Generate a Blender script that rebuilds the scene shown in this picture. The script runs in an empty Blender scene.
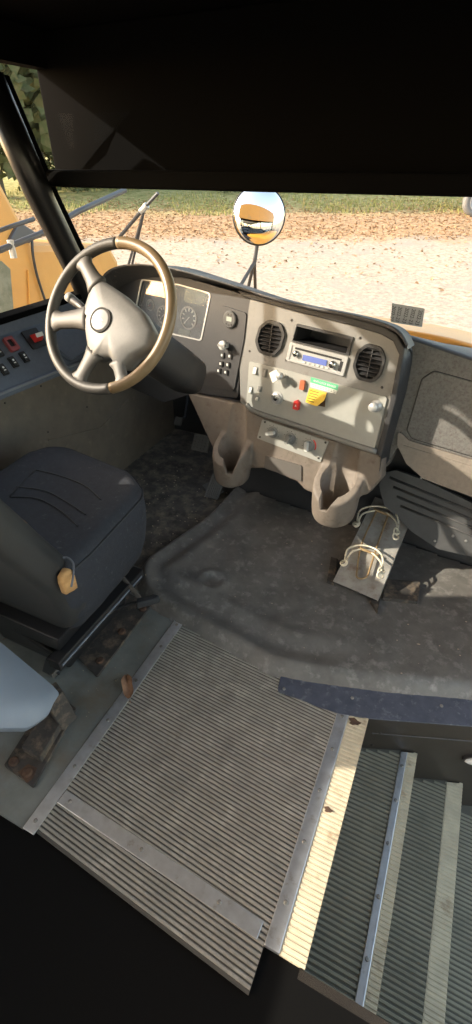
import bpy, bmesh, math, random
from mathutils import Vector, Matrix
from mathutils.geometry import tessellate_polygon
random.seed(7)
SC = bpy.context.scene
COL = SC.collection
R = math.radians

# ------------------------------------------------------------------ camera
FPX, YAW, PITCH, EYE = 473.0, R(25.0), R(36.6), 1.55
cd = bpy.data.cameras.new('camera'); cam = bpy.data.objects.new('camera', cd); COL.objects.link(cam)
cd.sensor_fit = 'HORIZONTAL'; cd.sensor_width = 36.0; cd.lens = 36.0 * FPX / 472.0
cd.clip_start = 0.02; cd.clip_end = 500
cam.location = (0, 0, EYE); cam.rotation_euler = (math.pi / 2 - PITCH, 0, YAW)
SC.camera = cam

# ------------------------------------------------------------------ sky, sun, exposure
SUN_DIR = Vector((-1.0, -0.45, 0.56)).normalized()          # towards the sun
world = bpy.data.worlds.new('world'); SC.world = world; world.use_nodes = True
wn = world.node_tree.nodes; wl = world.node_tree.links; wn.clear()
sky = wn.new('ShaderNodeTexSky'); sky.sky_type = 'NISHITA'; sky.sun_disc = False
sky.sun_elevation = math.asin(SUN_DIR.z); sky.sun_rotation = math.atan2(SUN_DIR.x, SUN_DIR.y)
sky.air_density = 1.0; sky.dust_density = 1.6; sky.ozone_density = 1.0
wbg = wn.new('ShaderNodeBackground'); wbg.inputs['Strength'].default_value = 0.66
wo = wn.new('ShaderNodeOutputWorld')
wtint = wn.new('ShaderNodeMix'); wtint.data_type = 'RGBA'; wtint.blend_type = 'MULTIPLY'; wtint.inputs['Factor'].default_value = 1.0
wtint.inputs['B'].default_value = (1.20, 1.0, 0.78, 1)          # camera white balance for open shade
wl.new(sky.outputs['Color'], wtint.inputs['A']); wl.new(wtint.outputs['Result'], wbg.inputs['Color']); wl.new(wbg.outputs['Background'], wo.inputs['Surface'])
sd = bpy.data.lights.new('sun', 'SUN'); sd.energy = 6.8; sd.angle = R(0.55); sd.color = (1.0, 0.90, 0.76)
sun = bpy.data.objects.new('sun', sd); COL.objects.link(sun)
sun.rotation_euler = SUN_DIR.to_track_quat('Z', 'Y').to_euler(); sun.location = (-6, -3, 6)
SC.view_settings.view_transform = 'Standard'; SC.view_settings.look = 'None'
SC.view_settings.gamma = 1.0; SC.view_settings.use_curve_mapping = False
SC.view_settings.exposure = 0.48

# ------------------------------------------------------------------ pixel -> ray helpers (distance always from a surface)
CF = Vector((-math.sin(YAW) * math.cos(PITCH), math.cos(YAW) * math.cos(PITCH), -math.sin(PITCH)))
CR = Vector((math.cos(YAW), math.sin(YAW), 0)); CU = CR.cross(CF); CC = Vector((0, 0, EYE))
def ray(x, y): return CF + CR * ((x - 236) / FPX) - CU * ((y - 512) / FPX)
def onz(x, y, z=0.0): d = ray(x, y); return CC + d * ((z - EYE) / d.z)
def ony(x, y, Y): d = ray(x, y); return CC + d * (Y / d.y)
def onx(x, y, X): d = ray(x, y); return CC + d * (X / d.x)
class Plane:
    def __init__(s, o, u, n):
        s.o = Vector(o); s.n = Vector(n).normalized(); s.u = (Vector(u) - s.n * Vector(u).dot(s.n)).normalized(); s.v = s.n.cross(s.u)
    def uv(s, x, y):
        d = ray(x, y); t = (s.o - CC).dot(s.n) / d.dot(s.n); p = CC + d * t - s.o
        return (p.dot(s.u), p.dot(s.v))
    def pt(s, a, b, h=0.0): return s.o + s.u * a + s.v * b + s.n * h
    def at(s, x, y, h=0.0): return s.pt(*s.uv(x, y), h)
    def mat(s, x, y, h=0.0):
        p = s.at(x, y, h)
        return Matrix(((s.u.x, s.v.x, s.n.x, p.x), (s.u.y, s.v.y, s.n.y, p.y), (s.u.z, s.v.z, s.n.z, p.z), (0, 0, 0, 1)))
    def off(s, h): return Plane(s.o + s.n * h, s.u, s.n)

# ------------------------------------------------------------------ materials
MATS = {}
def mat(name, col, rough=0.6, metal=0.0, col2=None, scale=20.0, amt=0.5, bump=0.0, bscale=150.0, dirt=None, dscale=6.0, damt=0.5, spec=0.5, detail=6.0, coat=0.0):
    m = bpy.data.materials.new(name); m.use_nodes = True; MATS[name] = m
    nt = m.node_tree; N = nt.nodes; L = nt.links; b = N['Principled BSDF']
    b.inputs['Roughness'].default_value = rough; b.inputs['Metallic'].default_value = metal
    b.inputs['Specular IOR Level'].default_value = spec; b.inputs['Base Color'].default_value = (*col, 1)
    if coat: b.inputs['Coat Weight'].default_value = coat
    tc = N.new('ShaderNodeTexCoord'); geo = N.new('ShaderNodeNewGeometry')
    cur = None
    def noise(sc, det=6.0):
        n = N.new('ShaderNodeTexNoise'); n.inputs['Scale'].default_value = sc; n.inputs['Detail'].default_value = det; n.inputs['Roughness'].default_value = 0.65
        L.new(geo.outputs['Position'], n.inputs['Vector']); return n
    def ramp(fac, a, bb):
        r = N.new('ShaderNodeMapRange'); r.inputs['From Min'].default_value = a; r.inputs['From Max'].default_value = bb
        L.new(fac, r.inputs['Value']); return r.outputs['Result']
    def mix(fac, a, bcol):
        x = N.new('ShaderNodeMix'); x.data_type = 'RGBA'
        L.new(fac, x.inputs['Factor'])
        if isinstance(a, tuple): x.inputs['A'].default_value = (*a, 1)
        else: L.new(a, x.inputs['A'])
        x.inputs['B'].default_value = (*bcol, 1); return x.outputs['Result']
    if col2:
        n = noise(scale, detail); cur = mix(ramp(n.outputs['Fac'], 0.5 - 0.25 * (1.2 - amt), 0.5 + 0.25 * (1.6 - amt)), col, col2)
    if dirt:
        n = noise(dscale, 8.0); f = ramp(n.outputs['Fac'], 0.62 - damt * 0.3, 0.8 - damt * 0.15)
        cur = mix(f, cur if cur else col, dirt)
    if cur: L.new(cur, b.inputs['Base Color'])
    if bump:
        n = noise(bscale, 3.0); bp = N.new('ShaderNodeBump'); bp.inputs['Strength'].default_value = bump; bp.inputs['Distance'].default_value = 0.002
        L.new(n.outputs['Fac'], bp.inputs['Height']); L.new(bp.outputs['Normal'], b.inputs['Normal'])
    return m
mat('subfloor', (0.004, 0.004, 0.004), 0.9, spec=0.1)
mat('black_paint', (0.003, 0.003, 0.003), 0.9, spec=0.04)
mat('pillar_black', (0.006, 0.006, 0.006), 0.32, spec=0.5)
mat('lino', (0.185, 0.195, 0.178), 0.55, col2=(0.12, 0.128, 0.116), scale=7, amt=0.8, bump=0.15, bscale=60, dirt=(0.15, 0.115, 0.075), dscale=5, damt=0.35)
mat('foot_mat', (0.085, 0.078, 0.067), 0.75, col2=(0.035, 0.032, 0.028), scale=9, amt=0.9, bump=0.35, bscale=70, dirt=(0.24, 0.20, 0.15), dscale=14, damt=0.55)
mat('hump_mat', (0.150, 0.143, 0.130), 0.5, col2=(0.088, 0.084, 0.077), scale=9, amt=0.7, bump=0.35, bscale=90, dirt=(0.26, 0.25, 0.23), dscale=24, damt=0.30)
mat('rib_mat', (0.30, 0.285, 0.25), 0.75, col2=(0.22, 0.21, 0.185), scale=12, amt=0.8, dirt=(0.42, 0.40, 0.35), dscale=16, damt=0.3)
mat('rib_groove', (0.07, 0.066, 0.058), 0.85)
mat('step_mat', (0.27, 0.25, 0.18), 0.9, col2=(0.19, 0.178, 0.13), scale=9, amt=0.8, dirt=(0.25, 0.22, 0.16), dscale=10, damt=0.35)
mat('step_groove', (0.11, 0.102, 0.078), 0.85)
mat('alu', (0.60, 0.62, 0.64), 0.38, metal=0.75, col2=(0.45, 0.46, 0.47), scale=25, amt=0.6, dirt=(0.30, 0.26, 0.2), dscale=30, damt=0.15)
mat('nosing', (0.62, 0.54, 0.38), 0.65, col2=(0.48, 0.41, 0.29), scale=14, amt=0.7, dirt=(0.24, 0.13, 0.06), dscale=13, damt=0.2)
mat('rust', (0.10, 0.055, 0.032), 0.9, col2=(0.05, 0.03, 0.022), scale=40, amt=0.9, bump=0.6, bscale=120)
mat('navy_plate', (0.075, 0.085, 0.115), 0.55, col2=(0.05, 0.058, 0.08), scale=22, amt=0.8, dirt=(0.2, 0.21, 0.23), dscale=40, damt=0.2, bump=0.2)
mat('stairwall', (0.038, 0.032, 0.026), 0.45, col2=(0.026, 0.022, 0.018), scale=8, amt=0.7)
mat('screw', (0.30, 0.29, 0.27), 0.45, metal=0.8)
mat('dark_screw', (0.06, 0.055, 0.05), 0.5, metal=0.6)
mat('wall_metal', (0.14, 0.122, 0.10), 0.55, col2=(0.105, 0.092, 0.076), scale=10, amt=0.7, dirt=(0.2, 0.17, 0.13), dscale=18, damt=0.15)
mat('console_blue', (0.105, 0.128, 0.17), 0.5, col2=(0.085, 0.103, 0.14), scale=60, amt=0.6, bump=0.3, bscale=300)
mat('console_edge', (0.17, 0.19, 0.22), 0.5)
mat('dash_dark', (0.026, 0.026, 0.028), 0.55, col2=(0.021, 0.021, 0.022), scale=80, amt=0.6, bump=0.25, bscale=400)
mat('dash_top', (0.060, 0.059, 0.061), 0.62, col2=(0.05, 0.048, 0.049), scale=60, amt=0.7, bump=0.3, bscale=350, dirt=(0.24, 0.19, 0.16), dscale=30, damt=0.12)
mat('fascia_grey', (0.185, 0.18, 0.168), 0.55, col2=(0.165, 0.16, 0.15), scale=60, amt=0.5, bump=0.15, bscale=400, dirt=(0.12, 0.10, 0.085), dscale=25, damt=0.1)
mat('panel_light', (0.31, 0.31, 0.285), 0.5, col2=(0.28, 0.28, 0.255), scale=40, amt=0.5)
mat('beige', (0.165, 0.137, 0.112), 0.6, col2=(0.135, 0.112, 0.09), scale=35, amt=0.7, bump=0.2, bscale=300, dirt=(0.08, 0.058, 0.04), dscale=20, damt=0.22)
mat('beige_blank', (0.10, 0.09, 0.08), 0.6)
mat('glove_grey', (0.135, 0.128, 0.118), 0.65, col2=(0.10, 0.095, 0.088), scale=70, amt=0.9, bump=0.4, bscale=250, dirt=(0.075, 0.06, 0.05), dscale=110, damt=0.45)
mat('glove_trim', (0.22, 0.185, 0.15), 0.6, col2=(0.18, 0.15, 0.122), scale=60, amt=0.8)
mat('seam', (0.012, 0.012, 0.012), 0.8)
mat('kick_black', (0.055, 0.055, 0.054), 0.55, col2=(0.04, 0.04, 0.04), scale=30, amt=0.6, bump=0.2, bscale=200)
mat('plastic_black', (0.018, 0.018, 0.019), 0.45)
mat('switch_grey', (0.20, 0.20, 0.19), 0.5)
mat('white_mark', (0.75, 0.75, 0.72), 0.5)
mat('pale_plastic', (0.55, 0.55, 0.52), 0.4)
mat('silver_paint', (0.46, 0.46, 0.45), 0.35, metal=0.4)
mat('chrome', (0.62, 0.62, 0.60), 0.2, metal=1.0)
mat('lcd_grey', (0.25, 0.29, 0.27), 0.3)
mat('lcd_blue', (0.12, 0.16, 0.42), 0.25)
mat('red', (0.55, 0.035, 0.03), 0.4)
mat('red_frame', (0.30, 0.07, 0.075), 0.5)
mat('orange_lamp', (0.42, 0.12, 0.055), 0.4)
mat('green_sticker', (0.10, 0.42, 0.22), 0.5)
mat('white_sticker', (0.68, 0.68, 0.62), 0.5)
mat('yellow_sticker', (0.78, 0.53, 0.05), 0.5, col2=(0.68, 0.44, 0.03), scale=90, amt=0.5)
mat('ink', (0.02, 0.02, 0.02), 0.7)
mat('glue', (0.07, 0.035, 0.015), 0.7)
mat('sticker_grey', (0.48, 0.49, 0.48), 0.6)
mat('tag_white', (0.72, 0.70, 0.62), 0.4)
mat('gauge_face', (0.13, 0.155, 0.19), 0.4)
mat('gauge_board', (0.15, 0.175, 0.21), 0.35)
mat('wheel_rim', (0.052, 0.049, 0.045), 0.52, col2=(0.042, 0.04, 0.037), scale=30, amt=0.6)
mat('wheel_sunlit', (0.19, 0.135, 0.075), 0.38, col2=(0.15, 0.105, 0.058), scale=30, amt=0.6)  # rim colour with warm sunlight mixed into it
mat('wheel_pad', (0.128, 0.127, 0.124), 0.5, col2=(0.112, 0.111, 0.109), scale=120, amt=0.6, bump=0.15, bscale=500)
mat('wheel_badge', (0.17, 0.17, 0.172), 0.35)
mat('seat_cloth', (0.022, 0.0255, 0.034), 0.85, col2=(0.016, 0.0185, 0.025), scale=60, amt=0.8, bump=0.5, bscale=500, dirt=(0.10, 0.10, 0.10), dscale=55, damt=0.06)
mat('seat_side', (0.02, 0.0215, 0.025), 0.7, col2=(0.015, 0.016, 0.018), scale=60, amt=0.8, bump=0.4, bscale=500)
mat('seat_back', (0.024, 0.025, 0.025), 0.6, col2=(0.018, 0.018, 0.018), scale=10, amt=0.6, bump=0.3, bscale=300)
mat('foam', (0.55, 0.32, 0.13), 0.9, col2=(0.40, 0.21, 0.08), scale=50, amt=0.8, bump=0.6, bscale=200)
mat('thread', (0.13, 0.135, 0.15), 0.8)
mat('frame_black', (0.014, 0.014, 0.015), 0.45)
mat('grimy_plate', (0.055, 0.048, 0.042), 0.75, col2=(0.03, 0.027, 0.024), scale=18, amt=0.8, bump=0.5, bscale=90, dirt=(0.20, 0.15, 0.10), dscale=22, damt=0.45)
mat('pale_blue', (0.23, 0.27, 0.32), 0.5, col2=(0.21, 0.25, 0.30), scale=15, amt=0.5)
mat('bracket_steel', (0.40, 0.385, 0.35), 0.5, metal=0.35, col2=(0.27, 0.25, 0.22), scale=20, amt=0.8, dirt=(0.17, 0.10, 0.06), dscale=16, damt=0.25)
mat('wire', (0.66, 0.60, 0.46), 0.4, metal=0.2, dirt=(0.25, 0.13, 0.05), dscale=60, damt=0.3)
mat('rod_brass', (0.36, 0.26, 0.13), 0.5, metal=0.3, col2=(0.2, 0.11, 0.05), scale=60, amt=0.7)
mat('leaf', (0.27, 0.15, 0.085), 0.8, col2=(0.16, 0.08, 0.045), scale=60, amt=0.8)
mat('chip', (0.40, 0.33, 0.24), 0.9)
mat('pedal', (0.11, 0.108, 0.10), 0.6)
mat('bus_yellow', (0.60, 0.27, 0.035), 0.4, col2=(0.55, 0.24, 0.03), scale=3, amt=0.6, dirt=(0.35, 0.2, 0.06), dscale=6, damt=0.15)
mat('bus_yellow_dull', (0.52, 0.26, 0.055), 0.5, col2=(0.45, 0.21, 0.045), scale=3, amt=0.6)
mat('neighbour_glass', (0.18, 0.18, 0.13), 0.15, col2=(0.10, 0.11, 0.07), scale=9, amt=0.9)
mat('grey_tube', (0.05, 0.052, 0.057), 0.5)
mat('mirror', (0.95, 0.95, 0.95), 0.015, metal=1.0)
mat('tyre', (0.16, 0.155, 0.15), 0.85)
mat('rim_pale', (0.5, 0.46, 0.42), 0.5)
mat('car_paint', (0.10, 0.11, 0.12), 0.35)
mat('gravel_leaf', (0.27, 0.155, 0.075), 0.85, col2=(0.42, 0.28, 0.15), scale=3, amt=0.9)
mat('grass_blade', (0.19, 0.20, 0.055), 0.8, col2=(0.36, 0.32, 0.12), scale=2, amt=0.9)
mat('bush', (0.06, 0.075, 0.025), 0.85, col2=(0.10, 0.09, 0.04), scale=4, amt=0.9)
mat('bark', (0.09, 0.07, 0.05), 0.9)
mat('inner_wall', (0.50, 0.485, 0.44), 0.6)

def glass_mat(name, tint, refl):
    m = bpy.data.materials.new(name); m.use_nodes = True; MATS[name] = m
    N = m.node_tree.nodes; L = m.node_tree.links; N.clear()
    t = N.new('ShaderNodeBsdfTransparent'); t.inputs['Color'].default_value = (*tint, 1)
    g = N.new('ShaderNodeBsdfGlossy'); g.inputs['Roughness'].default_value = refl[1]
    lw = N.new('ShaderNodeFresnel'); lw.inputs['IOR'].default_value = refl[0]
    mx = N.new('ShaderNodeMixShader'); o = N.new('ShaderNodeOutputMaterial')
    L.new(lw.outputs[0], mx.inputs['Fac']); L.new(t.outputs[0], mx.inputs[1]); L.new(g.outputs[0], mx.inputs[2]); L.new(mx.outputs[0], o.inputs['Surface'])
glass_mat('window_glass', (0.97, 0.98, 0.97), (1.25, 0.0))
glass_mat('cluster_glass', (0.95, 0.96, 0.97), (1.35, 0.05))
def dusty(name, amount):
    m = MATS[name]; N = m.node_tree.nodes; L = m.node_tree.links
    out_ = [n for n in N if n.type == 'OUTPUT_MATERIAL'][0]; src = out_.inputs['Surface'].links[0].from_socket
    df = N.new('ShaderNodeBsdfDiffuse'); df.inputs['Color'].default_value = (0.75, 0.76, 0.75, 1)
    geo = N.new('ShaderNodeNewGeometry'); nz = N.new('ShaderNodeTexNoise'); nz.inputs['Scale'].default_value = 14; L.new(geo.outputs['Position'], nz.inputs['Vector'])
    mr_ = N.new('ShaderNodeMapRange'); mr_.inputs['To Min'].default_value = amount * 0.6; mr_.inputs['To Max'].default_value = amount * 1.4; L.new(nz.outputs['Fac'], mr_.inputs['Value'])
    mx = N.new('ShaderNodeMixShader'); L.new(mr_.outputs['Result'], mx.inputs['Fac']); L.new(src, mx.inputs[1]); L.new(df.outputs[0], mx.inputs[2]); L.new(mx.outputs[0], out_.inputs['Surface'])
dusty('cluster_glass', 0.07)

def ground_mat():
    m = bpy.data.materials.new('ground'); m.use_nodes = True; MATS['ground'] = m
    N = m.node_tree.nodes; L = m.node_tree.links; b = N['Principled BSDF']; b.inputs['Roughness'].default_value = 0.95
    b.inputs['Specular IOR Level'].default_value = 0.1
    geo = N.new('ShaderNodeNewGeometry'); sep = N.new('ShaderNodeSeparateXYZ'); L.new(geo.outputs['Position'], sep.inputs[0])
    def noise(sc, det=6):
        n = N.new('ShaderNodeTexNoise'); n.inputs['Scale'].default_value = sc; n.inputs['Detail'].default_value = det; n.inputs['Roughness'].default_value = 0.7
        L.new(geo.outputs['Position'], n.inputs['Vector']); return n.outputs['Fac']
    def math_(op, a, bb):
        x = N.new('ShaderNodeMath'); x.operation = op
        for i, q in enumerate((a, bb)):
            if isinstance(q, (int, float)): x.inputs[i].default_value = q
            else: L.new(q, x.inputs[i])
        return x.outputs[0]
    def rng(v, a, bb):
        r = N.new('ShaderNodeMapRange'); r.inputs['From Min'].default_value = a; r.inputs['From Max'].default_value = bb; L.new(v, r.inputs['Value']); return r.outputs['Result']
    def mix(fac, a, c):
        x = N.new('ShaderNodeMix'); x.data_type = 'RGBA'; L.new(fac, x.inputs['Factor'])
        for k, q in (('A', a), ('B', c)):
            if isinstance(q, tuple): x.inputs[k].default_value = (*q, 1)
            else: L.new(q, x.inputs[k])
        return x.outputs['Result']
    gravel = mix(rng(noise(9, 10), 0.35, 0.65), (0.20, 0.165, 0.125), (0.46, 0.385, 0.30))
    gravel = mix(rng(noise(0.7, 4), 0.45, 0.7), gravel, (0.27, 0.24, 0.205))
    leaf = mix(rng(noise(7, 10), 0.38, 0.62), (0.20, 0.12, 0.06), (0.44, 0.31, 0.19))
    grass = mix(rng(noise(3, 8), 0.4, 0.6), (0.16, 0.165, 0.05), (0.38, 0.33, 0.15))
    # distance across the lot, measured along the verge's own direction
    dist = math_('ADD', math_('MULTIPLY', sep.outputs[1], 0.906), math_('MULTIPLY', sep.outputs[0], -0.423))
    d2 = math_('ADD', dist, math_('MULTIPLY', noise(0.9, 6), 5.0))
    c = mix(rng(d2, VERGE0 + 2.0, VERGE0 + 3.4), gravel, leaf)
    d3 = math_('ADD', dist, math_('MULTIPLY', noise(0.5, 6), 6.0))
    c = mix(rng(d3, VERGE1 + 2.0, VERGE1 + 4.5), c, grass)
    L.new(c, b.inputs['Base Color'])
    bp = N.new('ShaderNodeBump'); bp.inputs['Strength'].default_value = 0.8; bp.inputs['Distance'].default_value = 0.03
    L.new(noise(14, 6), bp.inputs['Height']); L.new(bp.outputs['Normal'], b.inputs['Normal'])
VERGE0, VERGE1 = 17.3, 23.3
ground_mat()

# ------------------------------------------------------------------ mesh helpers
class MB:
    def __init__(s): s.v = []; s.f = []
    def add(s, vs, fs):
        k = len(s.v); s.v += [Vector(p) for p in vs]; s.f += [tuple(i + k for i in q) for q in fs]; return s
    def box(s, x0, x1, y0, y1, z0, z1):
        v = [(x, y, z) for z in (z0, z1) for y in (y0, y1) for x in (x0, x1)]
        return s.add(v, [(0, 2, 3, 1), (4, 5, 7, 6), (0, 1, 5, 4), (2, 6, 7, 3), (0, 4, 6, 2), (1, 3, 7, 5)])
    def hull8(s, bot, top):                     # two quads -> a six-sided solid
        n = len(bot)
        return s.add(list(bot) + list(top), [tuple(range(n))[::-1], tuple(range(n, 2 * n))] + [(i, (i + 1) % n, n + (i + 1) % n, n + i) for i in range(n)])
    def rings(s, rs, cap0=True, cap1=True, closed=True):
        n = len(rs[0]); vs = [p for r in rs for p in r]; fs = []
        for k in range(len(rs) - 1):
            for i in range(n if closed else n - 1):
                j = (i + 1) % n; fs.append((k * n + i, k * n + j, (k + 1) * n + j, (k + 1) * n + i))
        if cap0: fs.append(tuple(range(n))[::-1])
        if cap1: fs.append(tuple(range((len(rs) - 1) * n, len(rs) * n)))
        return s.add(vs, fs)
    def tube(s, pts, r, seg=10, closed=False, radii=None, flat=1.0):
        pts = [Vector(p) for p in pts]; n = len(pts); rs = []; prev = None
        for i, p in enumerate(pts):
            a = pts[(i - 1) % n] if (i or closed) else p; b = pts[(i + 1) % n] if (i < n - 1 or closed) else p
            t = (b - a).normalized()
            if prev is None: x = t.orthogonal().normalized()
            else: x = (prev - t * prev.dot(t)).normalized()
            prev = x; y = t.cross(x); rr = radii[i] if radii else r
            rs.append([p + x * (rr * math.cos(2 * math.pi * k / seg)) + y * (rr * flat * math.sin(2 * math.pi * k / seg)) for k in range(seg)])
        if closed: return s.rings(rs + [rs[0]], False, False)
        return s.rings(rs)
    def lathe(s, prof, M=Matrix(), seg=24, ring=False):     # prof: (radius, height) about local z
        rs = [[M @ Vector((r * math.cos(2 * math.pi * k / seg), r * math.sin(2 * math.pi * k / seg), h)) for k in range(seg)] for r, h in prof]
        if ring: return s.rings(rs + [rs[0]], False, False)
        return s.rings(rs)
    def prism(s, outer, h0, h1, P, holes=()):   # 2-D outline (and holes) in plane P, from height h0 to h1
        loops = [list(outer)] + [list(h) for h in holes]
        def area(l): return sum(l[i][0] * l[(i + 1) % len(l)][1] - l[(i + 1) % len(l)][0] * l[i][1] for i in range(len(l)))
        loops = [l if (area(l) > 0) == (i == 0) else l[::-1] for i, l in enumerate(loops)]
        flat = [q for l in loops for q in l]; n = len(flat)
        vs = [P.pt(a, b, h0) for a, b in flat] + [P.pt(a, b, h1) for a, b in flat]; fs = []
        for t in tessellate_polygon([[Vector((a, b, 0)) for a, b in l] for l in loops]):
            (ax, ay), (bx, by), (cx, cy) = flat[t[0]], flat[t[1]], flat[t[2]]
            if (bx - ax) * (cy - ay) - (by - ay) * (cx - ax) < 0: t = t[::-1]
            fs.append(tuple(i + n for i in t)); fs.append(tuple(i for i in t[::-1]))
        k = 0
        for l in loops:
            m = len(l)
            for i in range(m): j = (i + 1) % m; fs.append((k + i, k + j, n + k + j, n + k + i))
            k += m
        return s.add(vs, fs)
    def dome(s, outer, P, levels):              # outline shrunk towards its centre: levels of (scale, height)
        cx = sum(a for a, b in outer) / len(outer); cy = sum(b for a, b in outer) / len(outer)
        def area(l): return sum(l[i][0] * l[(i + 1) % len(l)][1] - l[(i + 1) % len(l)][0] * l[i][1] for i in range(len(l)))
        if area(outer) < 0: outer = outer[::-1]
        return s.rings([[P.pt(cx + (a - cx) * q, cy + (b - cy) * q, h) for a, b in outer] for q, h in levels])
    def sheet(s, grid):                         # rows of points
        r = len(grid); c = len(grid[0]); vs = [p for row in grid for p in row]
        return s.add(vs, [(i * c + j, i * c + j + 1, (i + 1) * c + j + 1, (i + 1) * c + j) for i in range(r - 1) for j in range(c - 1)])
W = {}
def mesh_of(name, mb, mats, smooth=False, recalc=True):
    me = bpy.data.meshes.new(name)
    c = Vector((0, 0, 0))
    if mb.v:
        lo = Vector([min(p[i] for p in mb.v) for i in range(3)]); hi = Vector([max(p[i] for p in mb.v) for i in range(3)]); c = (lo + hi) / 2
    me.from_pydata([tuple(p - c) for p in mb.v], [], mb.f); me.update()
    if recalc:
        bm = bmesh.new(); bm.from_mesh(me); bmesh.ops.recalc_face_normals(bm, faces=bm.faces); bm.to_mesh(me); bm.free()
    for m in (mats if isinstance(mats, (list, tuple)) else [mats]): me.materials.append(MATS[m])
    if smooth: me.shade_smooth() if smooth is True else None
    return me, c
def link(name, data, parent, M):
    o = bpy.data.objects.new(name, data); COL.objects.link(o)
    if parent is not None: o.parent = parent; o.matrix_basis = W[parent].inverted() @ M
    else: o.matrix_basis = M
    W[o] = M; return o
def tag(o, label=None, cat=None, group=None, kind=None):
    if label: o['label'] = label
    if cat: o['category'] = cat
    if group: o['group'] = group
    if kind: o['kind'] = kind
    return o
def bev(o, w, seg=2, ang=40):
    m = o.modifiers.new('bevel', 'BEVEL'); m.width = w; m.segments = seg; m.limit_method = 'ANGLE'; m.angle_limit = R(ang)
    return o
def sub(o, lv=1):
    m = o.modifiers.new('subsurf', 'SUBSURF'); m.levels = lv; m.render_levels = lv; return o
def obj(name, mb, mats, parent=None, smooth=False, bevel=0, M=None, label=None):
    me, c = mesh_of(name, mb, mats, smooth)
    o = link(name, me, parent, Matrix.Translation(c) if M is None else M @ Matrix.Translation(c))
    if bevel: bev(o, bevel)
    if label: o['label'] = label
    return o
def thing(name, loc, label, cat, group=None):
    o = link(name, None, None, Matrix.Translation(Vector(loc))); o.empty_display_size = 0.05
    return tag(o, label, cat, group)
def inst(name, me, parent, M): return link(name, me, parent, M)
def struct(o): o['kind'] = 'structure'; return o
def rnd_poly(pts, r, seg=5):
    out = []; n = len(pts)
    for i in range(n):
        p = Vector(pts[i]); a = Vector(pts[i - 1]) - p; b = Vector(pts[(i + 1) % n]) - p
        rr = r[i] if isinstance(r, (list, tuple)) else r
        ang = a.angle(b); d = min(rr / math.tan(ang / 2) if ang < 3.1 else 0, a.length * 0.48, b.length * 0.48)
        if d < 1e-5: out.append((p.x, p.y)); continue
        p0 = p + a.normalized() * d; p1 = p + b.normalized() * d
        for k in range(seg + 1):
            t = k / seg; q = p0 * (1 - t) ** 2 + p * 2 * t * (1 - t) + p1 * t * t; out.append((q.x, q.y))
    return out
def pxp(P, pts): return [P.uv(x, y) for x, y in pts]
def rect(cx, cy, w, h): return [(cx - w / 2, cy - h / 2), (cx + w / 2, cy - h / 2), (cx + w / 2, cy + h / 2), (cx - w / 2, cy + h / 2)]
def circ(cx, cy, r, n=24, ry=None): return [(cx + r * math.cos(2 * math.pi * k / n), cy + (ry or r) * math.sin(2 * math.pi * k / n)) for k in range(n)]
def catmull(pts, n=6):
    pts = [Vector(p) for p in pts]; out = []
    for i in range(len(pts) - 1):
        p0 = pts[max(i - 1, 0)]; p1 = pts[i]; p2 = pts[i + 1]; p3 = pts[min(i + 2, len(pts) - 1)]
        for k in range(n):
            t = k / n; out.append(0.5 * ((2 * p1) + (p2 - p0) * t + (2 * p0 - 5 * p1 + 4 * p2 - p3) * t * t + (3 * p1 - p0 - 3 * p2 + p3) * t ** 3))
    out.append(pts[-1]); return out
def text_mesh(body, size, depth=0.0003):
    cu = bpy.data.curves.new('lettering', 'FONT'); cu.body = body; cu.size = size; cu.extrude = depth; cu.align_x = 'CENTER'; cu.align_y = 'CENTER'
    t = bpy.data.objects.new('lettering', cu); COL.objects.link(t)
    bpy.context.view_layer.update()
    me = bpy.data.meshes.new_from_object(t.evaluated_get(bpy.context.evaluated_depsgraph_get())); bpy.data.objects.remove(t); return me
def lettering(body, size, m, parent, M, name='lettering'):
    me = text_mesh(body, size); me.materials.clear(); me.materials.append(MATS[m]); return inst(name, me, parent, M)
def screw_mesh(r, m):
    b = MB().lathe([(r * 0.2, 0.0), (r, 0.0), (r, r * 0.35), (r * 0.7, r * 0.6), (r * 0.25, r * 0.45)], seg=10)
    me, c = mesh_of('screw', b, m); me.transform(Matrix.Translation(c)); me.shade_smooth(); return me
SCREW = screw_mesh(0.006, 'screw'); SCREW_D = screw_mesh(0.005, 'dark_screw'); BOLT = screw_mesh(0.016, 'rust')
FLOOR = Plane((0, 0, 0), (1, 0, 0), (0, 0, 1))

# ================================================================== SETTING: the bus shell
XL, XR, YB, ZC = -1.80, 0.75, -3.2, 1.95
def wallbox(name, mb, m, parent=None, **k): return obj(name, mb, m, parent, **k)
# floor: bare black pan under everything, with the stairwell left open
b = MB(); b.box(XL, 0.03, YB, 2.80, -0.06, -0.012); b.box(0.03, XR, YB, 0.30, -0.06, -0.012)
b.hull8([(0.03, 1.03, -0.06), (XR, 1.30, -0.06), (XR, 2.8, -0.06), (0.03, 2.8, -0.06)], [(0.03, 1.03, -0.012), (XR, 1.30, -0.012), (XR, 2.8, -0.012), (0.03, 2.8, -0.012)])
floor = struct(obj('floor', b, 'subfloor'))
b = MB().box(-1.72, -0.792, 0.24, 1.30, -0.012, 0.0); struct(obj('driver_floor', b, 'lino', floor))
b = MB().box(-1.72, -0.80, 1.30, 2.78, -0.012, 0.001); struct(obj('footwell_mat', b, 'foot_mat', floor))
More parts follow.
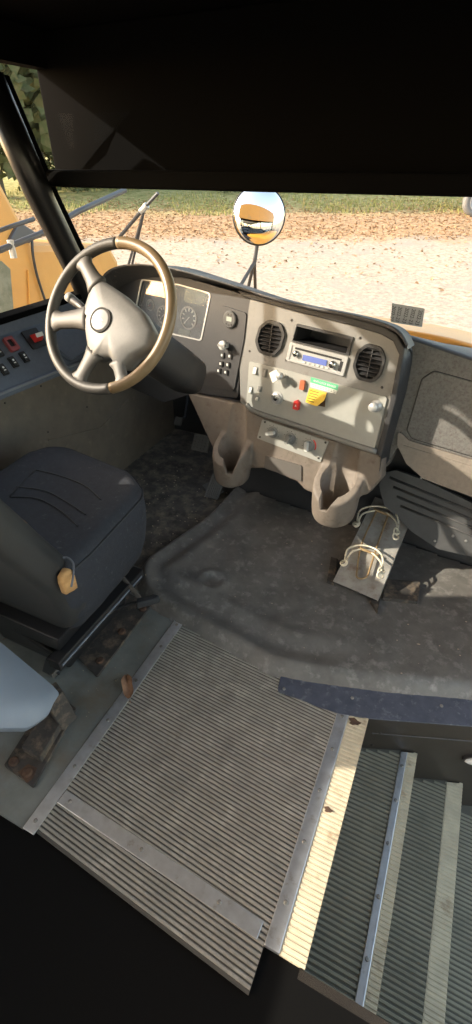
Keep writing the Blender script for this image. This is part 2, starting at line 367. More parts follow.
# left wall: lower panel, window posts, top rail
b = MB(); b.box(XL, -1.72, 0.02, 0.75, -0.06, 1.02); b.box(XL, -1.72, 0.70, 2.80, -0.06, 0.80); b.box(XL, -1.79, 0.70, 2.80, 0.80, 1.0); b.box(XL, -1.72, YB, 0.02, -0.06, 0.95); b.box(XL, -1.74, YB, 0.70, 1.84, ZC)
for y0, y1 in ((0.02, 0.75), (-1.15, -0.95), (-2.2, -2.0), (YB, -3.1)): b.box(XL, -1.74, y0, y1, 0.95, 1.84)
wl_ = struct(obj('wall_left', b, 'inner_wall'))
struct(obj('window_header', MB().box(XL, -1.74, 0.70, 2.2, 1.84, ZC), 'black_paint', wl_))
b = MB().box(-1.72, -1.705, 0.9, 2.78, 0.0, 0.80); struct(obj('lower_panel', b, 'wall_metal', wl_))
LW = Plane((-1.705, 0, 0), (0, 1, 0), (1, 0, 0))
for p in ((5, 403), (41, 386), (48, 432), (87, 407)): inst('screw', SCREW_D, wl_, LW.mat(*p))
b = MB()
for a, c in (((100, 428), (128, 400)), ((48, 440), (100, 428))):
    p, q = LW.at(*a), LW.at(*c); b.tube([p, q], 0.004, 6)
obj('panel_seam', b, 'wall_metal', wl_)
b = MB().box(-1.81, -1.735, 0.70, 2.1, 1.005, 1.03); struct(obj('trim_1', b, 'black_paint', bevel=0.004))
# right wall: open doorway beside the steps, windows behind
b = MB(); b.box(XR, XR + 0.06, YB, 0.25, -0.06, 0.85); b.box(XR, XR + 0.06, YB, 2.3, 1.75, ZC); b.box(XR, XR + 0.06, 1.32, 2.8, -0.95, 0.95)
for y0, y1 in ((0.1, 0.25), (-1.0, -0.9), (-2.1, -2.0), (YB, -3.1), (2.0, 2.2)): b.box(XR, XR + 0.06, y0, y1, 0.85, 1.75)
struct(obj('wall_right', b, 'inner_wall'))
b = MB(); b.box(XL, XR, YB - 0.05, YB, -0.06, 0.9); b.box(XL, XR, YB - 0.05, YB, 1.6, ZC); struct(obj('wall_rear', b, 'inner_wall'))
ceil_ = struct(obj('ceiling', MB().box(XL, XR + 0.06, YB - 0.05, 1.2, ZC, ZC + 0.05), 'inner_wall'))
struct(obj('front_ceiling', MB().box(XL, XR + 0.06, 1.2, 2.2, ZC, ZC + 0.05), 'black_paint', ceil_))
struct(obj('roof_cap', MB().hull8([(XL - 0.1, 2.215, 1.47), (XR + 0.1, 2.215, 1.47), (XR + 0.1, 2.26, 1.47), (XL - 0.1, 2.26, 1.47)], [(XL - 0.1, 2.215, 2.15), (XR + 0.1, 2.215, 2.15), (XR + 0.1, 2.24, 2.05), (XL - 0.1, 2.24, 2.05)]), 'bus_yellow', ceil_))
# firewall behind the dash (engine cover box + footwell front) and windshield header
b = MB(); b.hull8([(-0.97, 2.055, 0.0), (XR, 1.86, 0.0), (XR, 2.8, 0.0), (-0.97, 2.8, 0.0)], [(-0.97, 2.10, 0.62), (XR, 1.99, 0.62), (XR, 2.8, 0.62), (-0.97, 2.8, 0.62)])
b.box(XL, -0.97, 2.62, 2.8, -0.01, 0.80); struct(obj('wall_front', b, 'dash_dark'))
b = MB(); b.box(XL, XR, 1.98, 2.20, 1.455, ZC); b.box(XL, XR, 1.86, 1.985, 1.462, 1.52)
struct(obj('trim_2', b, 'black_paint', bevel=0.008))
# windshield glass, curved in plan and raked
def wsY(x, z): return 2.40 - 0.20 * ((x + 0.55) / 1.2) ** 2 - 0.42 * (z - 0.92)
g = [[(x, wsY(x, z), z) for x in [XL + 0.06 + (XR - XL - 0.06) * i / 24 for i in range(25)]] for z in (0.90, 1.2, 1.5, 1.7)]
windshield = struct(obj('window_1', MB().sheet(g), 'window_glass', smooth=True))
b = MB().add([(-1.79, 0.70, 1.03), (-1.79, 2.05, 1.03), (-1.79, 1.72, 1.84), (-1.79, 0.70, 1.84)], [(0, 1, 2, 3)])
struct(obj('window_2', b, 'window_glass'))
# A pillar: fat rounded cover plus a thin gasket post on the glass side
def pill(name, pts, m, w, dth):
    b = MB(); rs = []
    for x, y, z in pts:
        rs.append([(x + w * c * 0.5 + 0, y + dth * s * 0.5, z) for c, s in [(math.cos(t), math.sin(t)) for t in [2 * math.pi * k / 16 for k in range(16)]]])
    b.rings(rs); return obj(name, b, m, smooth=True)
struct(pill('trim_3', [(-1.75, 2.06, 0.80), (-1.75, 1.985, 1.05), (-1.75, 1.81, 1.43), (-1.74, 1.66, 1.80)], 'pillar_black', 0.10, 0.135))
struct(pill('trim_4', [(-1.765, 2.17, 0.80), (-1.765, 2.09, 1.05), (-1.765, 1.905, 1.43), (-1.765, 1.76, 1.80)], 'black_paint', 0.05, 0.05))

# ================================================================== SETTING: outside ground
def gz(x, y):
    d = 0.906 * y - 0.423 * x
    return -0.95 + (0.055 * (d - 9) if d > 9 else 0) * min(1, max(0, (d - 9) / 4))
xs = [-70 + 3.5 * i for i in range(35)]; ys = [-30 + 2.0 * i for i in range(66)]
b = MB().sheet([[(x, y, gz(x, y)) for x in xs] for y in ys])
struct(obj('ground', b, 'ground', smooth=True))
def ongf(px, py):
    d = ray(px, py); a, c = 4.0, 120.0
    for _ in range(26):
        m = (a + c) / 2; p = CC + d * m
        if p.z < gz(p.x, p.y): c = m
        else: a = m
    return CC + d * c
def ong(px, py):
    d = ray(px, py); t = 4.0
    while t < 120:
        p = CC + d * t
        if p.z < gz(p.x, p.y): return p
        t += 0.05
    return CC + d * 60

# ================================================================== ENGINE COVER MAT (raised rubber floor in front)
out = [(-0.985, 2.06), (-1.00, 1.75), (-1.06, 1.5), (-1.10, 1.30), (-1.02, 1.165), (-0.90, 1.105), (-0.72, 1.075), (-0.45, 1.035), (-0.294, 1.02), (0.03, 1.105), (0.37, 1.222), (0.76, 1.36)]
poly = [(p.x, p.y) for p in catmull([(x, y, 0) for x, y in out], 6)] + [(0.76, 1.86), (-0.3, 1.98)]
def sdist(x, y):
    ins = False; dm = 9
    n = len(poly)
    for i in range(n):
        (x0, y0), (x1, y1) = poly[i], poly[(i + 1) % n]
        if (y0 > y) != (y1 > y) and x < (x1 - x0) * (y - y0) / (y1 - y0) + x0: ins = not ins
        if i < n - 3:
            dx, dy = x1 - x0, y1 - y0; t = max(0, min(1, ((x - x0) * dx + (y - y0) * dy) / (dx * dx + dy * dy + 1e-12)))
            dm = min(dm, math.hypot(x - x0 - dx * t, y - y0 - dy * t))
    return dm if ins else -dm
from mathutils import noise as mnoise
dent = onz(212, 580, 0.06)
def hz(x, y):
    d = sdist(x, y)
    if d <= 0: return 0.0
    t = min(1, d / 0.055); h = 0.052 * math.sin(t * math.pi / 2)
    side_ = max(0.0, min(1.0, (0.0 - x) / 0.3))
    h += side_ * (0.010 * math.exp(-((d - 0.035) / 0.018) ** 2) - 0.014 * math.exp(-((d - 0.10) / 0.028) ** 2) + 0.010 * math.exp(-((d - 0.17) / 0.03) ** 2))
    h += 0.010 * math.exp(-((x - dent.x - 0.10 + (y - dent.y) * 0.35) / 0.035) ** 2) * max(0, min(1, (y - 1.35) / 0.2)) * max(0, min(1, (1.95 - y) / 0.2))
    h += 0.010 * mnoise.noise(Vector((x * 3.2, y * 3.2, 1.3))) * min(1, d / 0.15) + 0.004 * mnoise.noise(Vector((x * 9, y * 9, 4)))
    rr = math.hypot(x - dent.x, y - dent.y); h += 0.010 * math.exp(-((rr - 0.055) / 0.018) ** 2) - 0.009 * math.exp(-(rr / 0.04) ** 2)
    return h
nx, ny = 150, 96; x0, x1, y0, y1 = -1.13, 0.76, 1.0, 2.06; grid = {}; b = MB()
for j in range(ny + 1):
    for i in range(nx + 1):
        x = x0 + (x1 - x0) * i / nx; y = y0 + (y1 - y0) * j / ny; d = sdist(x, y)
        if d > -0.012: grid[i, j] = len(b.v); b.v.append(Vector((x, y, hz(x, y) + (0.002 if d > 0 else -0.002))))
for j in range(ny):
    for i in range(nx):
        q = [grid.get(k) for k in ((i, j), (i + 1, j), (i + 1, j + 1), (i, j + 1))]
        if None not in q: b.f.append(tuple(q))
hump = tag(obj('engine_cover_mat', b, 'hump_mat', smooth=True), 'raised black rubber engine cover mat below the dashboard', 'floor mat')

# ================================================================== AISLE
AX0, AX1 = -0.752, -0.064
def front_y(x): return 1.085 - 0.075 * (x + 0.75) / 0.47 if x < -0.28 else 0.975 + 0.245 * (x + 0.283)
t = thing('aisle_mat', (-0.41, 0.7, 0), 'grey brown ribbed rubber aisle mat beside the entry steps', 'floor mat')
b = MB(); b.hull8([(AX0, 0.25, -0.012), (AX1, 0.205, -0.012), (AX1, 1.03, -0.012), (-0.28, 1.03, -0.012), (AX0, 1.10, -0.012)], [(AX0, 0.25, 0.0), (AX1, 0.205, 0.0), (AX1, 1.03, 0.0), (-0.28, 1.03, 0.0), (AX0, 1.10, 0.0)])
obj('mat_base', b, 'rib_groove', t)
b = MB(); y = 0.262; P_RIB = 0.0121; SK = -0.066
fy = lambda x: 1.095 - 0.135 * (x - AX0) if x < -0.28 else 1.03
while y < 1.16:
    xs_ = [AX0 + (AX1 - AX0) * k / 60 for k in range(61)]
    ok = [x for x in xs_ if y + SK * (x - AX0) < fy(x)]
    if len(ok) > 1:
        prof = [(-0.0042, 0), (-0.0024, 0.0034), (0.0024, 0.0034), (0.0042, 0)]
        b.rings([[(x, y + SK * (x - AX0) + a, h) for a, h in prof] for x in (ok[0], ok[-1])])
    y += P_RIB
tag(obj('mat_ribs', b, 'rib_mat', t), kind='stuff')

def strip(name, x0, x1, y0, y1, z, spots, label, group):
    t = thing(name, ((x0 + x1) / 2, (y0 + y1) / 2, z), label, 'trim strip', group)
    o = obj('strip', MB().box(x0, x1, y0, y1, z, z + 0.0045), 'alu', t, bevel=0.0015)
    for sx, sy in spots: inst('screw', SCREW, t, Matrix.Translation((sx, sy, z + 0.0045)))
    return t
strip('edging_strip', -0.792, -0.75, 0.24, 1.092, 0.0005, [(-0.771, q) for q in (0.27, 0.44, 0.61, 0.78, 0.95, 1.07)], 'long aluminium edging strip between the driver floor and ribbed aisle mat', 'aluminium floor strips')
_s = strip('edging_strip', -0.748, -0.082, 0.322, 0.362, 0.0005, [(-0.715, 0.342), (-0.45, 0.342), (-0.2, 0.342)], 'aluminium strip crossing the ribbed aisle mat at the bottom of the picture', 'aluminium floor strips')
_s.rotation_euler.z = -0.05; _s.location.y -= 0.004

# ================================================================== ENTRY STEPS
def ribs_x(b, x0, x1, y0, yfun, z, pitch=0.0148, h=0.003):
    y = y0
    while True:
        lim = yfun(x0)
        if y > yfun(x1): break
        xs = x0
        if y > lim: xs = x0 + (x1 - x0) * (y - lim) / max(1e-6, yfun(x1) - lim)
        b.rings([[(x, y + a, z + q) for a, q in ((-0.0048, 0), (-0.003, h), (0.003, h), (0.0048, 0))] for x in (xs, x1)]); y += pitch
def wally(x): return 1.002 + (x - 0.046) * 0.374
def step(z, xa, xs, xn, xb, znext, label, metal):
    t = thing('entry_step', ((xa + xb) / 2, 0.7, z), label, 'step', 'entry steps')
    if xs > xa + 0.01:
        b = MB().hull8([(xa, 0.30, z - 0.02), (xs, 0.30, z - 0.02), (xs, wally(xs), z - 0.02), (xa, wally(xa), z - 0.02)], [(xa, 0.30, z), (xs, 0.30, z), (xs, wally(xs), z), (xa, wally(xa), z)])
        o = obj('tread', b, 'step_groove', t)
        b = MB(); ribs_x(b, xa, xs, 0.305, lambda x: wally(x) - 0.008, z); tag(obj('tread_ribs', b, 'step_mat', t), kind='stuff')
    yn = (lambda x: 0.975 + (x + 0.06) * 0.28) if z > -0.1 else (lambda x: wally(x) - 0.006)
    if metal:
        b = MB().hull8([(xs, 0.30, z - 0.02), (xn, 0.30, z - 0.02), (xn, yn(xn), z - 0.02), (xs, yn(xs), z - 0.02)], [(xs, 0.30, z + 0.005), (xn, 0.30, z + 0.005), (xn, yn(xn), z + 0.005), (xs, yn(xs), z + 0.005)])
        o = obj('metal_strip', b, 'alu', t, bevel=0.002)
        for q in (0.40, 0.55, 0.70, 0.84, 0.965): inst('screw', SCREW, t, Matrix.Translation(((xs + xn) / 2, q + (0.03 if z < -0.1 else 0), z + 0.005)))
    b = MB().hull8([(xn, 0.30, z - 0.02), (xb, 0.30, z - 0.02), (xb, yn(xb), z - 0.02), (xn, yn(xn), z - 0.02)], [(xn, 0.30, z + 0.001), (xb, 0.30, z - 0.001), (xb, yn(xb), z - 0.001), (xn, yn(xn), z + 0.001)])
    b.box(xb - 0.012, xb, 0.30, yn(xb), z - 0.05, z - 0.001)
    obj('nosing', b, 'nosing', t)
    b = MB(); ribs_x(b, xn + 0.003, xb, 0.305, lambda x: yn(x) - 0.006, z + 0.0005, pitch=0.0135, h=0.0022); tag(obj('nosing_ribs', b, 'nosing', t), kind='stuff')
    if znext is not None:
        obj('riser', MB().box(xb - 0.03, xb - 0.012, 0.30, wally(xb), znext, z - 0.02), 'stairwall', t)
    return t
s1 = step(0.0, -0.064, -0.064, -0.024, 0.041, -0.2, 'top entry step edge with aluminium strip and cream ribbed nosing', True)
for sx, sy, r_ in ((0.0, 0.965, 0.016), (-0.005, 0.66, 0.010)):
    b = MB().prism([(sx + r_ * (1 + 0.35 * math.sin(5 * a) ) * math.cos(a) * 1.2, sy + r_ * 0.8 * (1 + 0.3 * math.cos(3 * a)) * math.sin(a)) for a in [2 * math.pi * k / 14 for k in range(14)]], 0.0028, 0.0036, FLOOR)
    obj('rust_patch', b, 'rust', s1)
step(-0.2, 0.029, 0.182, 0.205, 0.238, -0.4, 'middle entry step with dark ribbed tread and cream nosing', True)
step(-0.4, 0.226, 0.386, 0.386, 0.443, -0.6, 'third entry step down with cream nosing and no metal strip', False)
b = MB().box(0.431, XR, 0.30, 1.25, -0.62, -0.6); bt = thing('bottom_step', (0.6, 0.75, -0.6), 'lowest entry step with dark ribbed tread by the doorway', 'step')
obj('tread', b, 'step_groove', bt); b = MB(); ribs_x(b, 0.432, XR, 0.305, lambda x: 1.14, -0.6); tag(obj('tread_ribs', b, 'step_mat', bt), kind='stuff')
# stairwell cheek walls
b = MB().hull8([(0.03, wally(0.03), -0.62), (XR, wally(XR), -0.62), (XR, wally(XR) + 0.02, -0.62), (0.03, wally(0.03) + 0.02, -0.62)], [(0.03, wally(0.03), -0.002), (XR, wally(XR), -0.002), (XR, wally(XR) + 0.02, -0.002), (0.03, wally(0.03) + 0.02, -0.002)])
sw = struct(obj('wall_stairwell', b, 'stairwall'))
SWP = Plane((0.046, 1.002, 0), (1, 0.374, 0), (0.374, -1, 0))
b = MB(); p = SWP.at(372, 733, 0.0); q = SWP.at(472, 741, 0.0)
b.tube([p, q], 0.0035, 6); obj('panel_seam', b, 'stairwall', sw)
for q in ((380, 733), (448, 739), (372, 745)): inst('screw', SCREW_D, sw, SWP.mat(*q))
struct(obj('wall_stairwell', MB().box(0.03, XR, 0.28, 0.30, -0.62, -0.012), 'stairwall'))
# step light: white oval in a dark cup on the cheek wall
lt = thing('step_light', SWP.at(476, 757), 'oval white step light set in the dark stairwell wall', 'light')
cu_, cv_ = SWP.uv(478, 758)
b = MB().prism(circ(cu_, cv_, 0.058, 28, 0.030), 0.0, 0.012, SWP, [circ(cu_, cv_, 0.050, 28, 0.023)]); obj('housing', b, 'plastic_black', lt)
b = MB().dome(circ(cu_, cv_ - 0.006, 0.050, 28, 0.017), SWP, [(1, 0.0), (1, 0.012), (0.85, 0.018), (0.4, 0.021)]); obj('lens', b, 'pale_plastic', lt, smooth=True)
# navy threshold plate
t = thing('threshold_plate', (0.04, 1.07, 0), 'scuffed navy blue metal plate along the top of the steps', 'plate')
pl = rnd_poly([(-0.283, 0.960), (-0.066, 0.968), (0.046, 0.998), (0.76, 1.262), (0.76, 1.372), (0.37, 1.232), (0.03, 1.115), (-0.294, 1.028)], [0.015, 0, 0, 0, 0, 0, 0, 0.012])
obj('plate', MB().prism(pl, 0.0002, 0.0065, FLOOR), 'navy_plate', t, bevel=0.001)
for q in ((284, 690), (352, 699), (441, 707)): inst('screw', SCREW, t, FLOOR.mat(*q, 0.0065))

# ================================================================== DASHBOARD
PA = Plane((-1.14, 1.96, 0.62), (0.978, -0.209, 0), (-0.205, -0.96, 0.16))
dash = thing('dashboard', (-0.6, 1.95, 0), 'dark grey bus dashboard with instrument cluster and grey centre panel', 'dashboard')
# brow and top shell
brow = [((96, 292), 2.00), ((104, 274), 2.00), ((118, 266), 1.98), ((140, 264), 1.95), ((168, 267), 1.92), ((202, 276), 1.91), ((236, 286), 1.90), ((270, 297), 1.875), ((300, 305), 1.85), ((350, 315), 1.80), ((383, 324), 1.765), ((399, 333), 1.745), ((407, 347), 1.735)]
bp3 = catmull([ony(*p, Y) for p, Y in brow], 5)
rows = [[], [], [], [], [], []]
for p in bp3:
    fwd = Vector((p.x * 1.0, min(wsY(p.x, 0.93), 2.36) - 0.01, 0.925 if p.x > -1.6 else 0.93))
    q = Plane(PA.o, PA.u, PA.n); h = (p - PA.o).dot(PA.n)
    rows[0].append(p - PA.n * (h - 0.0))                       # foot on the fascia plane
    rows[1].append(p - PA.n * 0.012 - PA.v * 0.010)
    rows[2].append(p); rows[3].append(p * 0.93 + fwd * 0.07 + Vector((0, 0, 0.008)))
    kk = min(1, max(0, (-0.42 - p.x) / 0.15))
    if kk < 1: fwd = fwd * kk + Vector((p.x + 0.02, p.y + 0.30, 0.90)) * (1 - kk)
    rows[4].append(p * 0.5 + fwd * 0.5 + Vector((0, 0, 0.03 * kk))); rows[5].append(fwd)
obj('dash_top', MB().sheet(rows), 'dash_top', dash, smooth=True)
# left end of the binnacle down to the column
lowL = [(188, 392), (165, 400), (120, 380), (92, 330), (92, 300)]
# dark fascia round the cluster and switch bank
DARK = [(92, 300), (100, 280), (118, 272), (140, 270), (168, 273), (202, 282), (236, 292), (252, 298), (247, 330), (241, 362), (239, 398), (196, 392), (165, 402), (120, 382), (92, 335)]
GLASS = rnd_poly(pxp(PA, [(143, 279), (180, 284), (213, 293), (203, 341), (176, 335), (134, 322)]), 0.02)
obj('cluster_bezel', MB().prism(rnd_poly(pxp(PA, DARK), 0.02), -0.03, 0.010, PA, [GLASS]), 'dash_dark', dash, bevel=0.004)
PB_ = PA.off(-0.028)
cl = obj('instrument_cluster', MB().prism(rnd_poly(pxp(PA, [(138, 274), (218, 288), (208, 348), (128, 328)]), 0.01), -0.05, -0.028, PA), 'gauge_board', dash)
def gauge(px, py, r, ang, col='gauge_face'):
    M = PB_.mat(px, py)
    g = obj('gauge', MB().lathe([(r * 0.2, 0.0), (r, 0.0), (r, 0.003), (r * 0.93, 0.0045), (r * 0.93, 0.002), (0.001, 0.002)], M, 28), col, cl)
    b = MB(); b.lathe([(r * 0.93, 0.002), (r * 1.10, 0.002), (r * 1.10, 0.006), (r * 0.93, 0.006)], M, 28, True); obj('gauge_ring', b, 'silver_paint', g)
    b = MB(); n = 9
    for k in range(n):
        a = R(225 - 270 * k / (n - 1)); c, s = math.cos(a), math.sin(a); rr0, rr1, w = r * 0.62, r * 0.92, r * 0.07
        b.add([M @ Vector((c * q - s * e, s * q + c * e, 0.0026)) for q, e in ((rr0, -w), (rr1, -w), (rr1, w), (rr0, w))], [(0, 1, 2, 3)])
    obj('tick_marks', b, 'white_mark', g)
    a = R(ang); c, s = math.cos(a), math.sin(a)
    b = MB().add([M @ Vector((c * q - s * e, s * q + c * e, 0.004)) for q, e in ((-r * 0.15, -r * 0.05), (r * 0.8, -r * 0.015), (r * 0.8, r * 0.015), (-r * 0.15, r * 0.05))], [(0, 1, 2, 3)])
    obj('needle', b, 'red' if r < 0.03 else 'white_mark', g)
for px, py, r_, a in ((154, 289, 0.022, 210), (151, 305, 0.024, 200), (164, 315, 0.040, 225), (189, 318, 0.048, 225), (211, 301, 0.025, 130), (209, 321, 0.024, 215)): gauge(px, py, r_, a)
b = MB().prism(pxp(PB_, [(180, 328), (191, 331), (189, 337), (178, 334)]), 0.0, 0.003, PB_); obj('odometer_display', b, 'lcd_grey', cl)
obj('cluster_glass', MB().prism([(a, c) for a, c in GLASS], 0.003, 0.005, PA), 'cluster_glass', dash)
b = MB().prism(GLASS, 0.008, 0.013, PA, [[(sum(p[0] for p in GLASS) / len(GLASS) + (a - sum(p[0] for p in GLASS) / len(GLASS)) * 0.965, sum(p[1] for p in GLASS) / len(GLASS) + (c - sum(p[1] for p in GLASS) / len(GLASS)) * 0.955) for a, c in GLASS]])
obj('glass_rim', b, 'silver_paint', dash)
# switch bank
SWB = rnd_poly(pxp(PA, [(223, 305), (249, 313), (246, 340), (236, 391), (208, 385), (214, 350)]), 0.02)
sb = obj('switch_bank', MB().prism(SWB, 0.0, 0.017, PA), 'dash_dark', dash, bevel=0.003)
PS = PA.off(0.017)
M = PS.mat(230.5, 319.5)
dm = obj('round_meter', MB().lathe([(0.01, 0), (0.036, 0), (0.036, 0.008), (0.031, 0.011), (0.002, 0.011)], M, 28), 'kick_black', dash)
u0, v0 = PS.uv(230.5, 319.5)
obj('meter_screen', MB().prism(rnd_poly(rect(u0, v0 + 0.002, 0.028, 0.018), 0.002), 0.011, 0.0118, PS), 'lcd_grey', dm)
for du, dv in ((-0.014, -0.019), (0, -0.022), (0.014, -0.019), (-0.008, 0.020), (0.008, 0.020)): obj('meter_button', MB().prism(circ(u0 + du, v0 + dv, 0.0038, 10), 0.011, 0.013, PS), 'plastic_black', dm)
for px, py in ((222.5, 355), (230, 356), (221, 363.5), (228, 364.5), (219, 370.5), (226, 372)):
    u0, v0 = PS.uv(px, py)
    s_ = obj('push_switch', MB().prism(rnd_poly(rect(u0, v0, 0.024, 0.024), 0.003), 0.0, 0.006, PS), 'plastic_black', dash, bevel=0.002)
    obj('switch_mark', MB().prism(rnd_poly(rect(u0, v0, 0.009, 0.011), 0.002), 0.006, 0.0066, PS), 'pale_plastic', s_)
u0, v0 = PS.uv(227, 345)
k_ = obj('headlight_knob', MB().lathe([(0.004, 0), (0.015, 0), (0.015, 0.02), (0.021, 0.024), (0.019, 0.036), (0.006, 0.038)], PS.mat(226.5, 345), 20), 'pale_plastic', dash, smooth=True)
obj('knob_bar', MB().prism(rnd_poly(rect(u0, v0, 0.040, 0.010), 0.004), 0.03, 0.046, PS), 'switch_grey', k_, bevel=0.002)

# grey centre fascia with openings
GREY = [(252, 298), (275, 305), (300, 312), (350, 324), (383, 334), (395, 341), (401, 354), (392, 400), (378, 452), (300, 427), (256, 413), (242, 402), (241, 362), (247, 330)]
VENTS = [(271, 338, 15.0, 18.5), (370, 363, 16.5, 20.0)]
def vent_poly(P, cx, cy, hw, hh, k=1.0):
    pts = [(cx - 0.72 * hw, cy - 0.62 * hh), (cx - 0.15 * hw, cy - hh), (cx + 0.75 * hw, cy - 0.80 * hh), (cx + hw, cy - 0.2 * hh), (cx + 0.70 * hw, cy + 0.62 * hh), (cx + 0.2 * hw, cy + hh), (cx - 0.75 * hw, cy + 0.80 * hh), (cx - hw, cy + 0.15 * hh)]
    c = P.uv(cx, cy); q = rnd_poly(pxp(P, pts), 0.03, 4)
    return [(c[0] + (a - c[0]) * k, c[1] + (d - c[1]) * k) for a, d in q]
CUB = rnd_poly(pxp(PA, [(299, 326), (352, 339), (348, 353), (295, 340)]), 0.003)
b = MB().prism(rnd_poly(pxp(PA, GREY), 0.012), -0.03, 0.012, PA, [vent_poly(PA, *v, 0.9) for v in VENTS] + [CUB])
obj('centre_fascia', b, 'fascia_grey', dash, bevel=0.003)
# raised dark surround to the right of the centre panel
RIM_O = [(240, 290), (300, 306), (350, 316), (384, 325), (399, 334), (407, 348), (398, 400), (383, 456)]
RIM_I = [(378, 452), (392, 400), (401, 354), (395, 341), (383, 334), (350, 324), (300, 312), (246, 297)]
b = MB().prism(pxp(PA, RIM_O + RIM_I), -0.03, 0.024, PA); obj('fascia_surround', b, 'dash_dark', dash, bevel=0.005)
# side of the centre stack running forward to the glovebox
e = [PA.at(*p, 0.02) for p in ((384, 325), (399, 334), (407, 348), (398, 400), (383, 456), (381, 470))]
b = MB().sheet([[p for p in e], [p + Vector((0.012, 0.05, 0)) for p in e], [p + Vector((0.03, 0.22, min(-0.01, 0.90 - p.z))) for p in e]]); obj('stack_side', b, 'dash_dark', dash, smooth=True)
PF = PA.off(0.012)
for vx, vy, hw, hh in VENTS:
    vp = obj('air_vent', MB().prism(vent_poly(PF, vx, vy, hw, hh), -0.02, 0.010, PF, [vent_poly(PF, vx, vy, hw, hh, 0.82)]), 'plastic_black', dash, bevel=0.004)
    c = PF.uv(vx, vy)
    obj('vent_back', MB().prism(vent_poly(PF, vx, vy, hw, hh, 0.95), -0.06, -0.055, PF), 'plastic_black', vp)
    inner = vent_poly(PF, vx, vy, hw, hh, 0.83)
    vs = [q[1] for q in inner]; v0, v1 = min(vs), max(vs); ns = 7
    for k in range(ns):
        v = v0 + (v1 - v0) * (k + 0.6) / ns
        xs = []
        for i in range(len(inner)):
            (a0, b0), (a1, b1) = inner[i], inner[(i + 1) % len(inner)]
            if (b0 - v) * (b1 - v) < 0: xs.append(a0 + (a1 - a0) * (v - b0) / (b1 - b0))
        if len(xs) < 2: continue
        xa, xb = min(xs), max(xs); dz = 0.010
        b = MB().hull8([PF.pt(xa, v - 0.001, 0.004), PF.pt(xb, v - 0.001, 0.004), PF.pt(xb, v + dz, -0.016), PF.pt(xa, v + dz, -0.016)], [PF.pt(xa, v + 0.002, 0.005), PF.pt(xb, v + 0.002, 0.005), PF.pt(xb, v + dz + 0.003, -0.015), PF.pt(xa, v + dz + 0.003, -0.015)])
        obj('slat', b, 'dash_dark', vp)
    obj('vent_divider', MB().prism(rect(c[0], c[1], 0.004, (v1 - v0) * 0.96), -0.02, 0.003, PF), 'dash_dark', vp)
# cubby: open pocket with frame
fr = rnd_poly(pxp(PF, [(297.5, 323.5), (354, 337), (349.5, 355.5), (292.5, 341.5)]), 0.004)
cb = obj('cubby_frame', MB().prism(fr, -0.005, 0.006, PF, [CUB]), 'dash_dark', dash, bevel=0.002)
b = MB(); cu4 = pxp(PF, [(299, 326), (352, 339), (348, 353), (295, 340)])
fr_ = [PF.pt(a, c, 0.0) for a, c in cu4]; bk = [PF.pt(a, c, -0.12) for a, c in cu4]
b.add(fr_ + bk, [(0, 1, 5, 4), (1, 2, 6, 5), (2, 3, 7, 6), (3, 0, 4, 7), (4, 5, 6, 7)]); obj('cubby_pocket', b, 'plastic_black', cb)
obj('cubby_slip', MB().prism(pxp(PF, [(313, 345), (330, 349.5), (329, 352), (312, 347.5)]), -0.02, -0.012, PF), 'wire', cb)
for p in ((291.5, 320), (360, 338), (249.5, 351), (382, 387.5), (372, 446), (286, 360)):
    inst('screw', SCREW_D, dash, PF.mat(*p))
# lower light switch plate
LP = rnd_poly(pxp(PF, [(250, 361), (287, 370), (388, 397), (375, 449), (300, 425), (257, 411), (247, 403)]), 0.012)
lp = obj('switch_plate', MB().prism(LP, 0.0, 0.007, PF), 'panel_light', dash, bevel=0.003)
PL = PF.off(0.007)
lipb = catmull([PL.at(x, y, 0.004) for x, y in ((247, 404), (256, 411.5), (300, 426), (340, 439.5), (377, 451.5))], 4)
obj('plate_lip', MB().tube(lipb, 0.011, 10), 'fascia_grey', dash, smooth=True)
for px, py, w, h, m in ((255.5, 370.5, 0.024, 0.036, 'pale_plastic'), (265, 373, 0.022, 0.036, 'switch_grey'), (251, 390, 0.020, 0.032, 'pale_plastic'), (260, 389, 0.022, 0.024, 'switch_grey'), (257.5, 398.5, 0.018, 0.018, 'pale_plastic')):
    u0, v0 = PL.uv(px, py)
    s_ = obj('rocker_switch', MB().prism(rnd_poly(rect(u0, v0, w, h), 0.004), 0.0, 0.003, PL), 'switch_grey', dash, bevel=0.001)
    b = MB().hull8([PL.pt(u0 - w * .36, v0 - h * .40, 0.003), PL.pt(u0 + w * .36, v0 - h * .40, 0.003), PL.pt(u0 + w * .36, v0 + h * .40, 0.003), PL.pt(u0 - w * .36, v0 + h * .40, 0.003)], [PL.pt(u0 - w * .34, v0 - h * .38, 0.011), PL.pt(u0 + w * .34, v0 - h * .38, 0.011), PL.pt(u0 + w * .34, v0 + h * .38, 0.005), PL.pt(u0 - w * .34, v0 + h * .38, 0.005)])
    obj('rocker', b, m, s_, bevel=0.001)
ig = obj('ignition_lock', MB().lathe([(0.008, 0), (0.030, 0), (0.030, 0.003), (0.022, 0.004), (0.021, 0.012), (0.017, 0.014), (0.016, 0.010), (0.002, 0.010)], PL.mat(277, 398), 26), 'silver_paint', dash)
obj('lock_barrel', MB().lathe([(0.002, 0.01), (0.010, 0.01), (0.010, 0.015), (0.002, 0.016)], PL.mat(277, 398), 18), 'chrome', ig)
